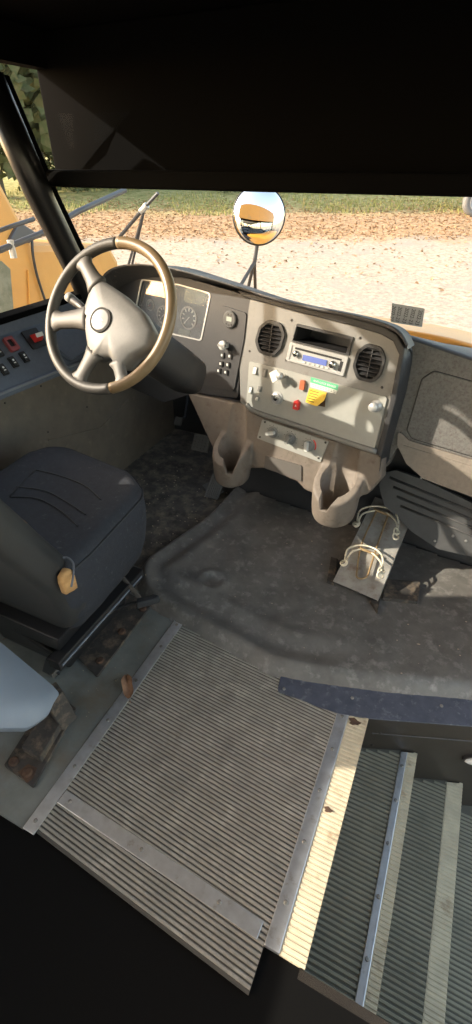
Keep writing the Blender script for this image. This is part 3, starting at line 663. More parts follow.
# air brake style lamp and red valve button
u0, v0 = PL.uv(303.2, 384.8); obj('orange_switch', MB().prism(rnd_poly(rect(u0, v0, 0.022, 0.040), 0.006), 0.0, 0.012, PL), 'orange_lamp', dash, bevel=0.003)
u0, v0 = PL.uv(297.6, 404.5)
rs_ = obj('hazard_button', MB().prism(rnd_poly([(u0 - 0.013, v0 - 0.020), (u0 + 0.013, v0 - 0.020), (u0 + 0.012, v0 + 0.014), (u0, v0 + 0.022), (u0 - 0.012, v0 + 0.014)], 0.003), 0.0, 0.016, PL), 'red', dash, bevel=0.003)
obj('warning_triangle', MB().prism([(u0 - 0.005, v0 - 0.007), (u0 + 0.005, v0 - 0.007), (u0, v0 + 0.003)], 0.016, 0.0164, PL), 'white_mark', rs_)
# right hand knob
kn = obj('dimmer_knob', MB().lathe([(0.004, 0), (0.024, 0), (0.024, 0.004), (0.014, 0.006), (0.014, 0.02), (0.019, 0.024), (0.017, 0.036), (0.004, 0.038)], PL.mat(376, 406), 22), 'silver_paint', dash, smooth=True)
# stickers
st = obj('brake_sticker', MB().prism(pxp(PL, [(311, 377), (338.5, 385), (337.5, 390.5), (310.5, 382.5)]), 0.0, 0.0006, PL), 'green_sticker', dash, label='green sticker with white lettering')
u0, v0 = PL.uv(324.5, 383.8)
base = PL.mat(324.5, 383.8, 0.0007); up_ = PL.at(338, 387.7) - PL.at(311, 379.7); ang = math.atan2(up_.dot(PL.v), up_.dot(PL.u))
lettering('ANTI-LOCK BRAKES', 0.0115, 'white_mark', st, base @ Matrix.Rotation(ang, 4, 'Z'))
st2 = obj('notice_sticker', MB().prism(pxp(PL, [(310.5, 382.5), (337.5, 390.5), (336, 394), (310.5, 387)]), 0.0, 0.0006, PL), 'white_sticker', dash, label='white strip sticker with tiny dark print')
b = MB()
for k in range(2):
    a0 = Vector(PL.uv(312, 384.4 + k * 1.7)); a1 = Vector(PL.uv(335.5, 391.3 + k * 1.4)); d = (a1 - a0)
    for j in range(9):
        p0 = a0 + d * (j / 9 + 0.01); p1 = a0 + d * (j / 9 + 0.085)
        b.add([PL.pt(*p0, 0.0008), PL.pt(*p1, 0.0008), PL.pt(p1.x, p1.y + 0.0016, 0.0008), PL.pt(p0.x, p0.y + 0.0016, 0.0008)], [(0, 1, 2, 3)])
obj('print_lines', b, 'ink', st2)
gl = obj('glue_patch', MB().prism(pxp(PL, [(309, 389), (326, 393), (325, 407), (315, 405)]), 0.0, 0.0005, PL), 'glue', dash)
ys_ = [[(309.5, 388), (318, 390), (327.5, 392.5)], [(307.5, 395), (316, 397.5), (325.5, 400)], [(305.5, 402), (313, 405), (319, 405.5)]]
b = MB().sheet([[PL.at(*p, h) for p, h in zip(r_, hs)] for r_, hs in zip(ys_, ((0.001, 0.001, 0.004), (0.001, 0.002, 0.012), (0.001, 0.003, 0.018)))])
ysx = obj('yellow_sticker', b, 'yellow_sticker', dash, smooth=True, label='peeling yellow warning sticker')
b = MB()
for k in range(5):
    p0 = Vector((310.5 - k * 0.8, 390 + k * 2.5)); p1 = p0 + Vector((12, 3.2))
    b.add([PL.at(p0.x, p0.y, 0.0022), PL.at(p1.x, p1.y, 0.0036), PL.at(p1.x, p1.y + 0.7, 0.0036), PL.at(p0.x, p0.y + 0.7, 0.0022)], [(0, 1, 2, 3)])
obj('print_lines', b, 'glue', ysx)
# radio: its own thing
rad = thing('radio', PF.at(318, 359), 'silver car radio with blue display below the open cubby', 'radio')
RQ = rnd_poly(pxp(PF, [(291, 342), (349, 357), (344, 376), (287, 360)]), 0.004)
RQi = rnd_poly(pxp(PF, [(293.5, 345), (345.5, 358.5), (341.5, 373), (290, 359)]), 0.003)
obj('radio_frame', MB().prism(RQ, 0.0, 0.009, PF, [RQi]), 'silver_paint', rad, bevel=0.002)
obj('radio_body', MB().prism(RQi, 0.0, 0.006, PF), 'silver_paint', rad)
PR = PF.off(0.006)
obj('tape_slot', MB().prism(pxp(PR, [(295.5, 347), (342, 359), (341.5, 361), (295, 349)]), 0.0, 0.0012, PR), 'plastic_black', rad)
obj('display', MB().prism(pxp(PR, [(303.5, 354.5), (327.5, 360.3), (326.3, 366), (302.5, 360)]), 0.0, 0.003, PR), 'lcd_blue', rad)
for px, py, r_ in ((296.5, 353.5, 0.013), (333.2, 364.3, 0.015)):
    k = obj('radio_knob', MB().lathe([(0.003, 0), (r_, 0), (r_ * 0.9, 0.014), (0.002, 0.015)], PR.mat(px, py), 20), 'chrome', rad, smooth=True)
for k in range(6):
    u0, v0 = PR.uv(304 + k * 4.6, 362.2 + k * 1.15); obj('preset_button', MB().prism(rnd_poly(rect(u0, v0, 0.012, 0.006), 0.002), 0.0, 0.004, PR), 'pale_plastic', rad)
obj('side_bay', MB().prism(pxp(PR, [(340.5, 361), (344, 362), (341.5, 372), (338, 371)]), 0.0, 0.001, PR), 'plastic_black', rad)
# key fob tag hanging on the plate
kt = thing('key_tag', PL.at(280, 375), 'white key tag sticking out beside the rocker switches', 'key tag')
c = PL.at(281, 376, 0.03)
obj('key_shaft', MB().tube([PL.at(284.5, 376, 0.0), PL.at(284.5, 376, 0.03)], 0.008, 12), 'chrome', kt)
b = MB().prism(rnd_poly([PL.uv(*p) for p in ((273.5, 372), (281, 368.5), (285, 376), (277, 382))], 0.004), 0.03, 0.036, PL); obj('tag', b, 'tag_white', kt, bevel=0.001)
obj('tag_knob', MB().lathe([(0.003, 0.028), (0.014, 0.028), (0.014, 0.046), (0.003, 0.048)], PL.mat(284.5, 375), 16), 'silver_paint', kt, smooth=True)

# ------------------------------------------------ beige lower console with two cup holders
lc = thing('lower_console', PA.at(290, 470), 'beige lower console with heater controls and two cup holders', 'console')
PC = PA.off(0.004)
CON = [(188, 392), (240, 403), (256, 414), (300, 429), (378, 454), (383, 458), (382, 478), (368, 494), (352, 498), (322, 496), (306, 490), (298, 481), (283, 475), (266, 468), (252, 468), (222, 466), (210, 440)]
def baked(name, mb, m, parent, mods, cut=None):
    """solid mesh -> voxel remesh, smoothing and an optional boolean cut, baked to one mesh"""
    me, c = mesh_of(name, mb, m); o = bpy.data.objects.new(name, me); COL.objects.link(o); o.location = c
    for t, kw in mods:
        md = o.modifiers.new(t, t)
        for k, v in kw.items(): setattr(md, k, v)
    co = None
    if cut:
        cm, cc = mesh_of('cut', cut, m); co = bpy.data.objects.new('cut', cm); COL.objects.link(co); co.location = cc
        md = o.modifiers.new('cut', 'BOOLEAN'); md.operation = 'DIFFERENCE'; md.object = co; md.solver = 'EXACT'; md.use_self = True
    bpy.context.view_layer.update()
    nm = bpy.data.meshes.new_from_object(o.evaluated_get(bpy.context.evaluated_depsgraph_get()))
    bpy.data.objects.remove(o)
    if co: bpy.data.objects.remove(co)
    nm.name = name; nm.materials.clear(); nm.materials.append(MATS[m])
    nm.shade_smooth()
    return link(name, nm, parent, Matrix.Translation(c))
sol = MB().prism(rnd_poly(pxp(PC, CON), 0.012, 3), -0.05, 0.010, PC); cutm = MB()
def cup(px, py, push, r, zb, zf, zk, face):
    c0 = PC.at(px, py, push); n = 36
    bd_ = Vector((-PC.n.x, -PC.n.y, 0)).normalized()
    def rg(rr, zz, tilt):
        o = []
        for k in range(n):
            a = 2 * math.pi * k / n; d = Vector((math.cos(a), math.sin(a), 0)); o.append(Vector((c0.x, c0.y, zz)) + d * rr + Vector((0, 0, tilt * d.dot(bd_))))
        return o
    R_ = r + 0.020
    sol.rings([rg(R_ * 0.80, zb, 0.01), rg(R_ * 0.93, zb + 0.015, 0.01), rg(R_, zb + 0.06, 0.01), rg(R_ * 1.04, zf, (zk - zf) / 2)])
    fl = [Vector((c0.x, c0.y, 0)) + bd_ * (R_ * 0.6) + Vector((-bd_.y, bd_.x, 0)) * q for q in (-R_ * 1.35, R_ * 1.35)]
    cutm.rings([rg(r * 0.88, zb + 0.03, 0), rg(r, 0.75, 0)])
    f = Vector((math.cos(face), math.sin(face), 0)); w = Vector((-f.y, f.x, 0)); ax = Vector((c0.x, c0.y, 0)); zn = zb + (zf - zb) * 0.42
    cutm.hull8([ax + w * q + f * (r * 0.5) + Vector((0, 0, z)) for q, z in ((-0.016, zn), (0.012, zn), (0.105, zf + 0.12), (-0.085, zf + 0.12))], [ax + w * q + f * (r + 0.09) + Vector((0, 0, z)) for q, z in ((-0.016, zn), (0.012, zn), (0.105, zf + 0.12), (-0.085, zf + 0.12))])
cup(237, 442, 0.040, 0.074, 0.255, 0.455, 0.60, R(-72))
cup(342, 478, 0.040, 0.079, 0.275, 0.47, 0.62, R(-104))
baked('console_shell', sol, 'beige', lc, [('REMESH', dict(mode='VOXEL', voxel_size=0.006)), ('SMOOTH', dict(factor=0.5, iterations=9))], cutm)
# soft shoulders between face and cups
PCF = PC.off(0.010)
hp = obj('heater_panel', MB().prism(rnd_poly(pxp(PCF, [(263, 419), (329, 441), (321, 462), (257.5, 438)]), 0.006), 0.0, 0.006, PCF), 'panel_light', lc, bevel=0.002)
PH = PCF.off(0.006)
for p in ((265, 422), (260, 437), (325.5, 442.5), (318.5, 458)): inst('screw', SCREW_D, hp, PH.mat(*p))
for px, py, a, m in ((272.8, 432.2, 0.3, 'pale_plastic'), (290.5, 438.6, 1.2, 'switch_grey'), (309, 445.2, 1.7, 'pale_plastic')):
    k = obj('heater_knob', MB().lathe([(0.005, 0), (0.027, 0), (0.027, 0.003), (0.020, 0.004), (0.018, 0.016), (0.002, 0.017)], PH.mat(px, py), 24), 'switch_grey', hp, smooth=False)
    u0, v0 = PH.uv(px, py); c, s = math.cos(a), math.sin(a)
    b = MB().prism([(u0 + c * x - s * y, v0 + s * x + c * y) for x, y in rnd_poly(rect(0, 0, 0.042, 0.014), 0.005)], 0.012, 0.032, PH); obj('knob_grip', b, m, k, bevel=0.003)
b = MB()
for px, py, m in ((272.8, 432.2, 0), (290.5, 438.6, 0), (309, 445.2, 1)):
    u0, v0 = PH.uv(px, py)
    for k in range(7):
        a = R(200 - 220 * k / 6); b.prism(circ(u0 + 0.033 * math.cos(a), v0 + 0.033 * math.sin(a), 0.0018, 6), 0.0, 0.0005, PH)
obj('dial_marks', b, 'ink', hp)
u0, v0 = PH.uv(309, 445.2)
b = MB().prism([(u0 + rr * math.cos(R(q)), v0 + rr * math.sin(R(q))) for rr, rg in ((0.030, range(-20, 61, 10)), (0.036, range(60, -21, -10))) for q in rg], 0.0, 0.0006, PH); obj('warm_scale', b, 'red', hp)
obj('blank_panel', MB().prism(rnd_poly(pxp(PCF, [(266, 455), (302, 465.5), (302, 481), (264.5, 467.5)]), 0.006), 0.0, 0.006, PCF), 'beige_blank', lc, bevel=0.003)

# ------------------------------------------------ passenger side: glovebox, trim and kick panel
PG = Plane((-0.17, 1.875, 0.75), (0.985, -0.14, 0), (-0.14, -0.965, 0.20))
gb = thing('glovebox', PG.at(440, 420), 'speckled grey glovebox panel to the right of the centre stack', 'glovebox')
GP = [(380, 330), (405, 338), (440, 350), (472, 361), (560, 390), (560, 548), (472, 497), (424, 479), (407, 464), (398, 446), (385, 470), (375, 440)]
obj('glovebox_surround', MB().prism(rnd_poly(pxp(PG, GP), 0.01), -0.05, 0.0, PG), 'glove_grey', gb, bevel=0.012)
DOOR = rnd_poly(pxp(PG, [(422, 379), (434, 371), (472, 381.5), (552, 406), (552, 480), (472, 456), (412, 438), (407, 430)]), 0.025)
cx_ = sum(a for a, c in DOOR) / len(DOOR); cy_ = sum(c for a, c in DOOR) / len(DOOR)
obj('door_gap', MB().prism([(cx_ + (a - cx_) * 1.010, cy_ + (c - cy_) * 1.022) for a, c in DOOR], 0.0, 0.0015, PG), 'seam', gb)
obj('glovebox_door', MB().dome(DOOR, PG, [(1, 0.0), (1, 0.004), (0.985, 0.007), (0.5, 0.009)]), 'glove_grey', gb, smooth=False)
TR = rnd_poly(pxp(PG, [(399, 430), (410, 440), (472, 459), (560, 486), (560, 545), (472, 496), (424, 478), (407, 463), (398, 445)]), 0.01)
tr = obj('lower_trim', MB().prism(TR, 0.0, 0.012, PG), 'glove_trim', gb, bevel=0.005)
pil = rnd_poly(pxp(PG.off(0.012), [(399, 449), (403, 445), (472, 466), (560, 494), (560, 505), (472, 474), (405, 456)]), 0.012)
obj('grab_ledge', MB().prism(pil, 0.0, 0.004, PG.off(0.012)), 'glove_trim', gb, bevel=0.003)
# rear top of the passenger dash
e0 = [PG.at(x, y, 0.0) for x, y in ((378, 329), (405, 338), (440, 350), (472, 361), (560, 390))]
b = MB().sheet([[p - Vector((0, 0.0, 0.02)) for p in e0], e0, [p + Vector((0, 0.03, 0.006)) for p in e0], [Vector((p.x, wsY(p.x, 0.93) - 0.06, 0.905)) for p in e0], [Vector((p.x, wsY(p.x, 0.93) - 0.005, 0.885)) for p in e0]])
obj('glovebox_top', b, 'dash_top', gb, smooth=True)
# lower kick panel
PK = Plane((0.0, 1.90, 0.38), (0.985, -0.15, 0), (-0.13, -0.87, 0.35))
kp = thing('kick_panel', PK.at(430, 520), 'black ridged plastic kick panel under the glovebox', 'kick panel')
KQ = rnd_poly(pxp(PK, [(379, 486), (384, 473), (396, 470), (424, 480), (472, 503), (560, 545), (560, 585), (472, 557), (438, 549), (412, 532), (384, 505)]), 0.012)
obj('panel', MB().prism(KQ, -0.04, 0.0, PK), 'kick_black', kp, bevel=0.006)
for k in range(4):
    a0 = (390 + k * 3.5, 477.5 + k * 9.5); a1 = (560, 556 + k * 8.0 - 8)
    b = MB().tube([PK.at(*a0, 0.0), PK.at((a0[0] + a1[0]) / 2, (a0[1] + a1[1]) / 2, 0.0), PK.at(*a1, 0.0)], 0.006, 8); obj('ridge', b, 'kick_black', kp, smooth=True)
for p in ((421, 478), (435, 541), (453, 536), (466, 541)): inst('screw', SCREW, kp, PK.mat(*p))

# ================================================================== STEERING
WC = Vector((-1.0427, 1.2641, 1.150)); tl, yw = R(34.57), R(-2.1)
WN = Vector((math.sin(yw) * math.cos(tl), -math.cos(yw) * math.cos(tl), math.sin(tl)))
WP = Plane(WC, (1, 0, 0), WN)
sw_ = thing('steering_wheel', WC, 'large grey four spoke steering wheel in front of the driver seat', 'steering wheel')
RR, RT = 0.2325, 0.0178
def arc(a0, a1, n, r=RR, h=0.0): return [WP.pt(r * math.cos(a0 + (a1 - a0) * k / n), r * math.sin(a0 + (a1 - a0) * k / n), h) for k in range(n + 1)]
def ang_of(px, py): u, v = WP.uv(px, py); return math.atan2(v, u)
a_top = ang_of(119, 240); a_bot = ang_of(112, 396)
if a_bot > a_top: a_bot -= 2 * math.pi
obj('rim', MB().tube(arc(a_top, a_bot + 2 * math.pi, 60), RT, 14), 'wheel_rim', sw_, smooth=True)
obj('rim_sunlit_half', MB().tube(arc(a_bot, a_top, 60), RT * 1.02, 14), 'wheel_sunlit', sw_, smooth=True, label='tan right half of the rim with sunlight painted in')  # sunlit side of the rim, its light painted in as a paler tan
PAD = [(94, 281), (101, 279), (125, 295), (145, 313), (155, 332), (152, 347), (135, 357), (124, 369), (117, 368), (112, 358), (100, 358), (93, 361), (89, 350), (86, 330), (84, 312)]
pad = rnd_poly([WP.uv(*p) for p in PAD], 0.02, 4)
PH2 = WP.off(0.0)
obj('hub_pad', MB().dome(pad, PH2, [(0.95, -0.045), (1.0, -0.02), (1.0, 0.0), (0.96, 0.010), (0.86, 0.017), (0.5, 0.022), (0.1, 0.024)]), 'wheel_pad', sw_, smooth=True)
def spoke(hub_px, rim_px, w0, w1, mat_='wheel_rim'):
    h = Vector((*WP.uv(*hub_px), 0)); q = Vector((*WP.uv(*rim_px), 0)); q = q.normalized() * (RR - 0.004)
    d = (q - h).normalized(); n = Vector((-d.y, d.x, 0)); rs = []
    for k in range(9):
        t = k / 8; c = h + (q - h) * t; w = w0 + (w1 - w0) * t + 0.02 * max(0, t - 0.75) * 4 + 0.012 * max(0, 0.3 - t) * 3
        hh = 0.004 - 0.004 * t; th = 0.014
        rs.append([WP.pt(c.x + n.x * w * a, c.y + n.y * w * a, hh + th * s) for a, s in [(math.cos(x), math.sin(x)) for x in [2 * math.pi * j / 12 for j in range(12)]]])
    return obj('spoke', MB().rings(rs), mat_, sw_, smooth=True)
spoke((98, 288), (84, 263), 0.030, 0.024, 'wheel_rim'); spoke((90, 318), (48, 322), 0.036, 0.026, 'wheel_rim'); spoke((96, 352), (78, 383), 0.030, 0.026, 'wheel_rim'); spoke((119, 362), (124, 388), 0.024, 0.020, 'wheel_pad')
M = WP.mat(105.5, 323.0, 0.0)
bd = obj('horn_badge', MB().lathe([(0.010, 0.018), (0.034, 0.018), (0.034, 0.027), (0.031, 0.0285), (0.002, 0.030)], M, 32), 'wheel_badge', sw_, smooth=False)
b = MB().lathe([(0.0335, 0.018), (0.0395, 0.018), (0.0395, 0.0275), (0.0335, 0.0275)], M, 32, True); obj('badge_ring', b, 'seam', bd)
for s_, dy in ((1, 0.0), (1, -0.012)):
    b = MB().add([M @ Vector(q) for q in ((-0.022, dy + 0.012, 0.0302), (0.010, dy - 0.004, 0.0302), (0.012, dy - 0.001, 0.0302), (-0.020, dy + 0.015, 0.0302))], [(0, 1, 2, 3)]); obj('badge_line', b, 'silver_paint', bd)
# column
sc_ = thing('steering_column', WC - WN * 0.35, 'dark plastic steering column shroud behind the wheel', 'steering column')
def ring_at(d, ru, rv, dv=0.0): return [WP.pt(ru * math.cos(2 * math.pi * k / 20), dv + rv * math.sin(2 * math.pi * k / 20), -d) for k in range(20)]
obj('collar', MB().rings([ring_at(0.047, 0.05, 0.05), ring_at(0.09, 0.06, 0.06)]), 'dash_dark', sc_, smooth=True)
sh = []
for d, ru, rv, dv in ((0.085, 0.070, 0.060, -0.010), (0.10, 0.088, 0.072, -0.012), (0.28, 0.088, 0.076, -0.02), (0.44, 0.088, 0.078, -0.025), (0.56, 0.085, 0.076, -0.03)): sh.append([WP.pt(ru * math.copysign(abs(math.cos(a)) ** 0.6, math.cos(a)), dv + rv * math.copysign(abs(math.sin(a)) ** 0.6, math.sin(a)), -d) for a in [2 * math.pi * k / 24 for k in range(24)]])
obj('shroud', MB().rings(sh), 'dash_dark', sc_, smooth=True)
p0 = WP.pt(-0.09, 0.0, -0.12); p1 = WP.pt(-0.19, 0.045, -0.10); p2 = WP.pt(-0.245, 0.07, -0.09)
st_ = obj('turn_stalk', MB().tube([p0, p1, p2], 0.012, 12, radii=[0.010, 0.013, 0.016]), 'plastic_black', sc_, smooth=True)
obj('stalk_tip', MB().tube([p2, p2 + (p2 - p1).normalized() * 0.025], 0.0165, 12), 'switch_grey', st_, smooth=True)

# ================================================================== LEFT SIDE CONSOLE
ZA, ZB = 0.965, 0.792                      # height at the window side / at the inner edge
SP0, SP1 = Vector((-1.76, 0.9, ZA)), Vector((-1.62, 0.9, ZB))
nsl = Vector((0, 1, 0)).cross(SP1 - SP0).normalized(); nsl = nsl if nsl.z > 0 else -nsl
PSL = Plane(SP0, (0, 1, -0.045), nsl)
sc2 = thing('side_console', (-1.68, 1.4, 0.78), 'blue grey switch console along the left wall under the window', 'console')
def cs(y):
    dz = -0.04 * (y - 1.2)
    return [(-1.72, y, 0.70 + dz), (-1.72, y, 1.0), (-1.745, y, 1.012), (-1.80, y, 1.012)]
prof = lambda y: [Vector((-1.80, y, 0.98)), Vector((-1.80, y, 1.008)), Vector((-1.765, y, 1.005)), Vector((-1.755, y, ZA - 0.04 * (y - 1.2) * 0.5)), Vector((-1.632, y, ZB + 0.012 - 0.045 * (y - 1.2))), Vector((-1.615, y, ZB + 0.010 - 0.045 * (y - 1.2))), Vector((-1.612, y, ZB - 0.012 - 0.045 * (y - 1.2))), Vector((-1.70, y, ZB - 0.03 - 0.045 * (y - 1.2)))]
ysx_ = [0.74 + 0.1 * i for i in range(14)]
obj('console_body', MB().rings([prof(y) for y in ysx_]), 'console_blue', sc2, bevel=0.004)
PSX = Plane((prof(1.2)[3] + prof(1.2)[4]) / 2, prof(2.0)[4] - prof(1.2)[4], (prof(1.2)[4] - prof(1.2)[3]).cross(Vector((0, 1, 0))) * -1)
if PSX.n.z < 0: PSX = Plane(PSX.o, PSX.u, -PSX.n)
b = MB().tube([prof(y)[5] + Vector((0.0, 0, 0.0)) for y in ysx_], 0.006, 8); obj('console_edge', b, 'console_edge', sc2, smooth=True)
def sq(px, py, w, h): u, v = PSX.uv(px, py); return rnd_poly(rect(u, v, w, h), 0.004)
for px, py in ((3, 370), (13, 362.5), (24, 357.5), (-2, 352)):
    s_ = obj('toggle_switch', MB().prism(sq(px, py, 0.030, 0.048), 0.0, 0.006, PSX), 'plastic_black', sc2, bevel=0.002)
    obj('rocker', MB().prism(sq(px, py, 0.022, 0.036), 0.006, 0.012, PSX), 'dash_dark', s_, bevel=0.003)
    u, v = PSX.uv(px, py)
    b = MB(); b.prism(circ(u, v + 0.006, 0.0045, 10), 0.012, 0.0124, PSX); b.prism(rect(u, v - 0.006, 0.010, 0.004), 0.012, 0.0124, PSX); obj('switch_symbol', b, 'white_mark', s_)
u, v = PSX.uv(10.5, 345)
s_ = obj('guarded_switch', MB().prism(rnd_poly(rect(u, v, 0.046, 0.062), 0.008), 0.0, 0.016, PSX, [rnd_poly(rect(u, v + 0.003, 0.028, 0.032), 0.003)]), 'red_frame', sc2, bevel=0.003)
obj('switch_well', MB().prism(rnd_poly(rect(u, v + 0.003, 0.028, 0.032), 0.003), 0.0, 0.006, PSX), 'plastic_black', s_)
u, v = PSX.uv(34, 339)
s_ = obj('switch_base', MB().prism(rnd_poly(rect(u, v, 0.085, 0.085), 0.006), 0.0, 0.008, PSX), 'plastic_black', sc2, bevel=0.002)
b = MB().hull8([PSX.pt(u - 0.018, v - 0.020, 0.008), PSX.pt(u + 0.030, v - 0.020, 0.008), PSX.pt(u + 0.030, v + 0.018, 0.008), PSX.pt(u - 0.018, v + 0.018, 0.008)], [PSX.pt(u - 0.014, v - 0.012, 0.036), PSX.pt(u + 0.026, v - 0.012, 0.036), PSX.pt(u + 0.026, v + 0.006, 0.042), PSX.pt(u - 0.014, v + 0.006, 0.042)])
obj('red_paddle', b, 'red', s_, bevel=0.003)
obj('paddle_cap', MB().hull8([PSX.pt(u - 0.014, v - 0.011, 0.0362), PSX.pt(u + 0.026, v - 0.011, 0.0362), PSX.pt(u + 0.026, v + 0.006, 0.0422), PSX.pt(u - 0.014, v + 0.006, 0.0422)], [PSX.pt(u - 0.013, v - 0.010, 0.039), PSX.pt(u + 0.025, v - 0.010, 0.039), PSX.pt(u + 0.025, v + 0.005, 0.045), PSX.pt(u - 0.013, v + 0.005, 0.045)]), 'white_mark', s_)
u, v = PSX.uv(60.5, 337.5); obj('round_hole', MB().prism(circ(u, v, 0.020, 20), 0.0, 0.002, PSX), 'seam', sc2)
u0, v0 = PSX.uv(48, 345); u1, v1 = PSX.uv(85, 335)
b = MB().prism(rnd_poly(pxp(PSX, [(52, 325), (80, 318), (92, 345), (70, 362), (56, 350)]), 0.02), 0.0, 0.018, PSX); obj('console_cap', b, 'console_blue', sc2, bevel=0.006)
u, v = PSX.uv(33, 318); obj('window_latch', MB().box(-1.765, -1.74, 1.62, 1.70, 1.008, 1.026), 'dash_dark', sc2, bevel=0.006)

# ================================================================== PEDALS
def pedal_(name, px, py, z, w, l, tilt, label, grooves, arm):
    c = onz(px, py, z); P = Plane(c, (1, 0, 0), (0, -math.sin(tilt), math.cos(tilt)))
    t = thing(name, c, label, 'pedal')
    pd = obj('pad', MB().prism(rnd_poly(rect(0, 0, w, l), 0.008), -0.012, 0.0, P), 'pedal', t, bevel=0.003)
    for k in range(grooves):
        if name == 'brake_pedal':
            for j in range(5): obj('tread_block', MB().prism(rect(-w * .40 + w * .2 * j, -l * .42 + l * .84 * (k + .5) / grooves, w * .13, l * .84 / grooves * .6), 0.0, 0.005, P), 'pedal', pd)
        else:
            obj('tread_bar', MB().prism(rect(-w * .42 + w * .84 * (k + .5) / grooves, 0, w * .84 / grooves * .5, l * .9), 0.0, 0.005, P), 'pedal', pd)
    obj('arm', MB().tube(arm(P, c), 0.011, 10), 'frame_black', t, smooth=True)
    return t
pedal_('accelerator_pedal', 217, 481, 0.075, 0.085, 0.21, R(38), 'black grooved accelerator pedal below the left cup holder', 6, lambda P, c: [P.pt(0, 0.05, -0.012), P.pt(0, 0.06, -0.06), P.pt(0, 0.0, -0.09)])
pedal_('brake_pedal', 201, 443, 0.16, 0.115, 0.10, R(52), 'square black brake pedal with rubber blocks in the footwell', 5, lambda P, c: [P.pt(0, 0.03, -0.01), P.pt(0, 0.08, -0.10), Vector((c.x, 2.61, 0.50))])
pedal_('dimmer_pedal', 178, 421, 0.20, 0.05, 0.055, R(50), 'small worn metal foot pedal high in the dark footwell', 3, lambda P, c: [P.pt(0, 0.01, -0.01), P.pt(0, 0.05, -0.08), Vector((c.x, 2.61, 0.50))])
t = obj('heel_plate', MB().prism(rnd_poly([tuple(onz(*p, 0.0)[:2]) for p in ((202, 487), (212, 482), (224, 492), (213, 499))], 0.01), 0.001, 0.012, FLOOR), 'hump_mat', bevel=0.003)
tag(t, 'grey rubber heel pad at the foot of the accelerator', 'heel pad')

# ================================================================== DRIVER SEAT
seat = thing('driver_seat', (-1.16, 0.95, 0), 'torn black cloth driver seat facing the steering wheel', 'seat')
def lerp_ring(pts, z, k, cx, cy): return [Vector((cx + (x - cx) * k, cy + (y - cy) * k, z)) for x, y in pts]
CUS = rnd_poly([(-1.45, 0.66), (-0.865, 0.66), (-0.862, 0.80), (-0.885, 1.13), (-1.02, 1.235), (-1.40, 1.31), (-1.47, 1.15)], [0.03, 0.05, 0.1, 0.10, 0.14, 0.10, 0.1], 6)
cxs, cys = -1.165, 0.95
def czz(x, y, base):  # gentle dish and raised bolsters
    return base + 0.018 * min(1, abs(x - cxs) / 0.25) ** 2 - 0.012 + 0.02 * max(0, (y - 1.0) / 0.3) - 0.03 * max(0, (y - 1.2) / 0.1)
lv = [(0.80, 0.30), (0.88, 0.315), (0.95, 0.38), (0.995, 0.46), (1.01, 0.53), (0.995, 0.575), (0.95, 0.598), (0.86, 0.607), (0.7, 0.607), (0.5, 0.605), (0.25, 0.603), (0.02, 0.602)]
rs = []
for k, z in lv:
    rr = lerp_ring(CUS, z, k, cxs, cys)
    for p in rr:
        if z > 0.57: p.z = czz(p.x, p.y, z)
    rs.append(rr)
cush = obj('cushion', MB().rings(rs), 'seat_cloth', seat, smooth=True)
def ztop(x, y): return czz(x, y, 0.6065)
def on_cush(px, py):
    z = 0.60
    for _ in range(4): p = onz(px, py, z); z = ztop(p.x, p.y)
    return p + Vector((0, 0, 0.001))
def seam_line(name, pts, r, m, n=8): return obj(name, MB().tube(catmull([on_cush(*p) for p in pts], n), r, 6), m, cush, smooth=True)
for pts in ([(36, 470), (60, 476), (85, 486), (101, 500)], [(16, 487), (45, 491), (68, 503), (86, 515)], [(10, 497), (38, 499), (62, 512), (78, 527)]):
    seam_line('stitched_seam', pts, 0.0028, 'seat_side')
seam_line('stitched_seam', [(36, 470), (25, 480), (10, 497)], 0.0025, 'seat_side')
side = [p for p in rs[5]]
obj('piping', MB().tube(rs[5] + [rs[5][0]], 0.004, 6), 'seat_side', cush, smooth=True)
# backrest: seen from behind and above, curved shell
def brow_(z, k):
    yb = 0.70 - 0.42 * (z - 0.5) * (1 if z > 0.5 else 0.35); w = 0.285 * k
    pts = rnd_poly([(-1.16 - w, yb - 0.05), (-1.16 + w, yb - 0.05), (-1.16 + w * 1.02, yb + 0.03), (-1.16 + w * 0.9, yb + 0.085), (-1.16 - w * 0.9, yb + 0.085), (-1.16 - w * 1.02, yb + 0.03)], 0.05, 4)
    return [Vector((x, y, z)) for x, y in pts]
back = obj('backrest', MB().rings([brow_(z, k) for z, k in ((0.33, 0.86), (0.36, 0.95), (0.42, 1.0), (0.52, 1.0), (0.62, 1.0), (0.70, 0.97), (0.85, 0.93), (1.0, 0.88), (1.10, 0.78), (1.14, 0.62))]), 'seat_back', seat, smooth=True)
# tear with foam at the corner between cushion and backrest
f0 = on_cush(64, 572) + Vector((0, 0, -0.018))
b = MB(); 
for k in range(5): pass
rsf = []
for k, (q, h) in enumerate(((1.0, -0.05), (1.05, -0.01), (0.9, 0.012), (0.5, 0.022), (0.1, 0.02))): rsf.append([f0 + Vector((0.018 * q * math.cos(a) * (1 + 0.25 * math.sin(3 * a)), 0.028 * q * math.sin(a) * (1 + 0.2 * math.cos(2 * a)), h)) for a in [2 * math.pi * j / 14 for j in range(14)]])
fm = obj('exposed_foam', MB().rings(rsf), 'foam', cush, smooth=True, label='yellow foam showing through a tear')
tear = catmull([on_cush(*p) + Vector((0, 0, h)) for p, h in (((56, 562), 0.0), ((66, 558), 0.002), ((73, 563), 0.0), ((73, 572), -0.006), ((70, 582), -0.02))], 6)
obj('torn_edge', MB().tube(tear, 0.003, 8), 'thread', cush, smooth=True)
tear2 = catmull([on_cush(*p) + Vector((0, 0, 0.010)) for p in ((6, 512), (18, 521), (27, 528), (34, 540))], 6)
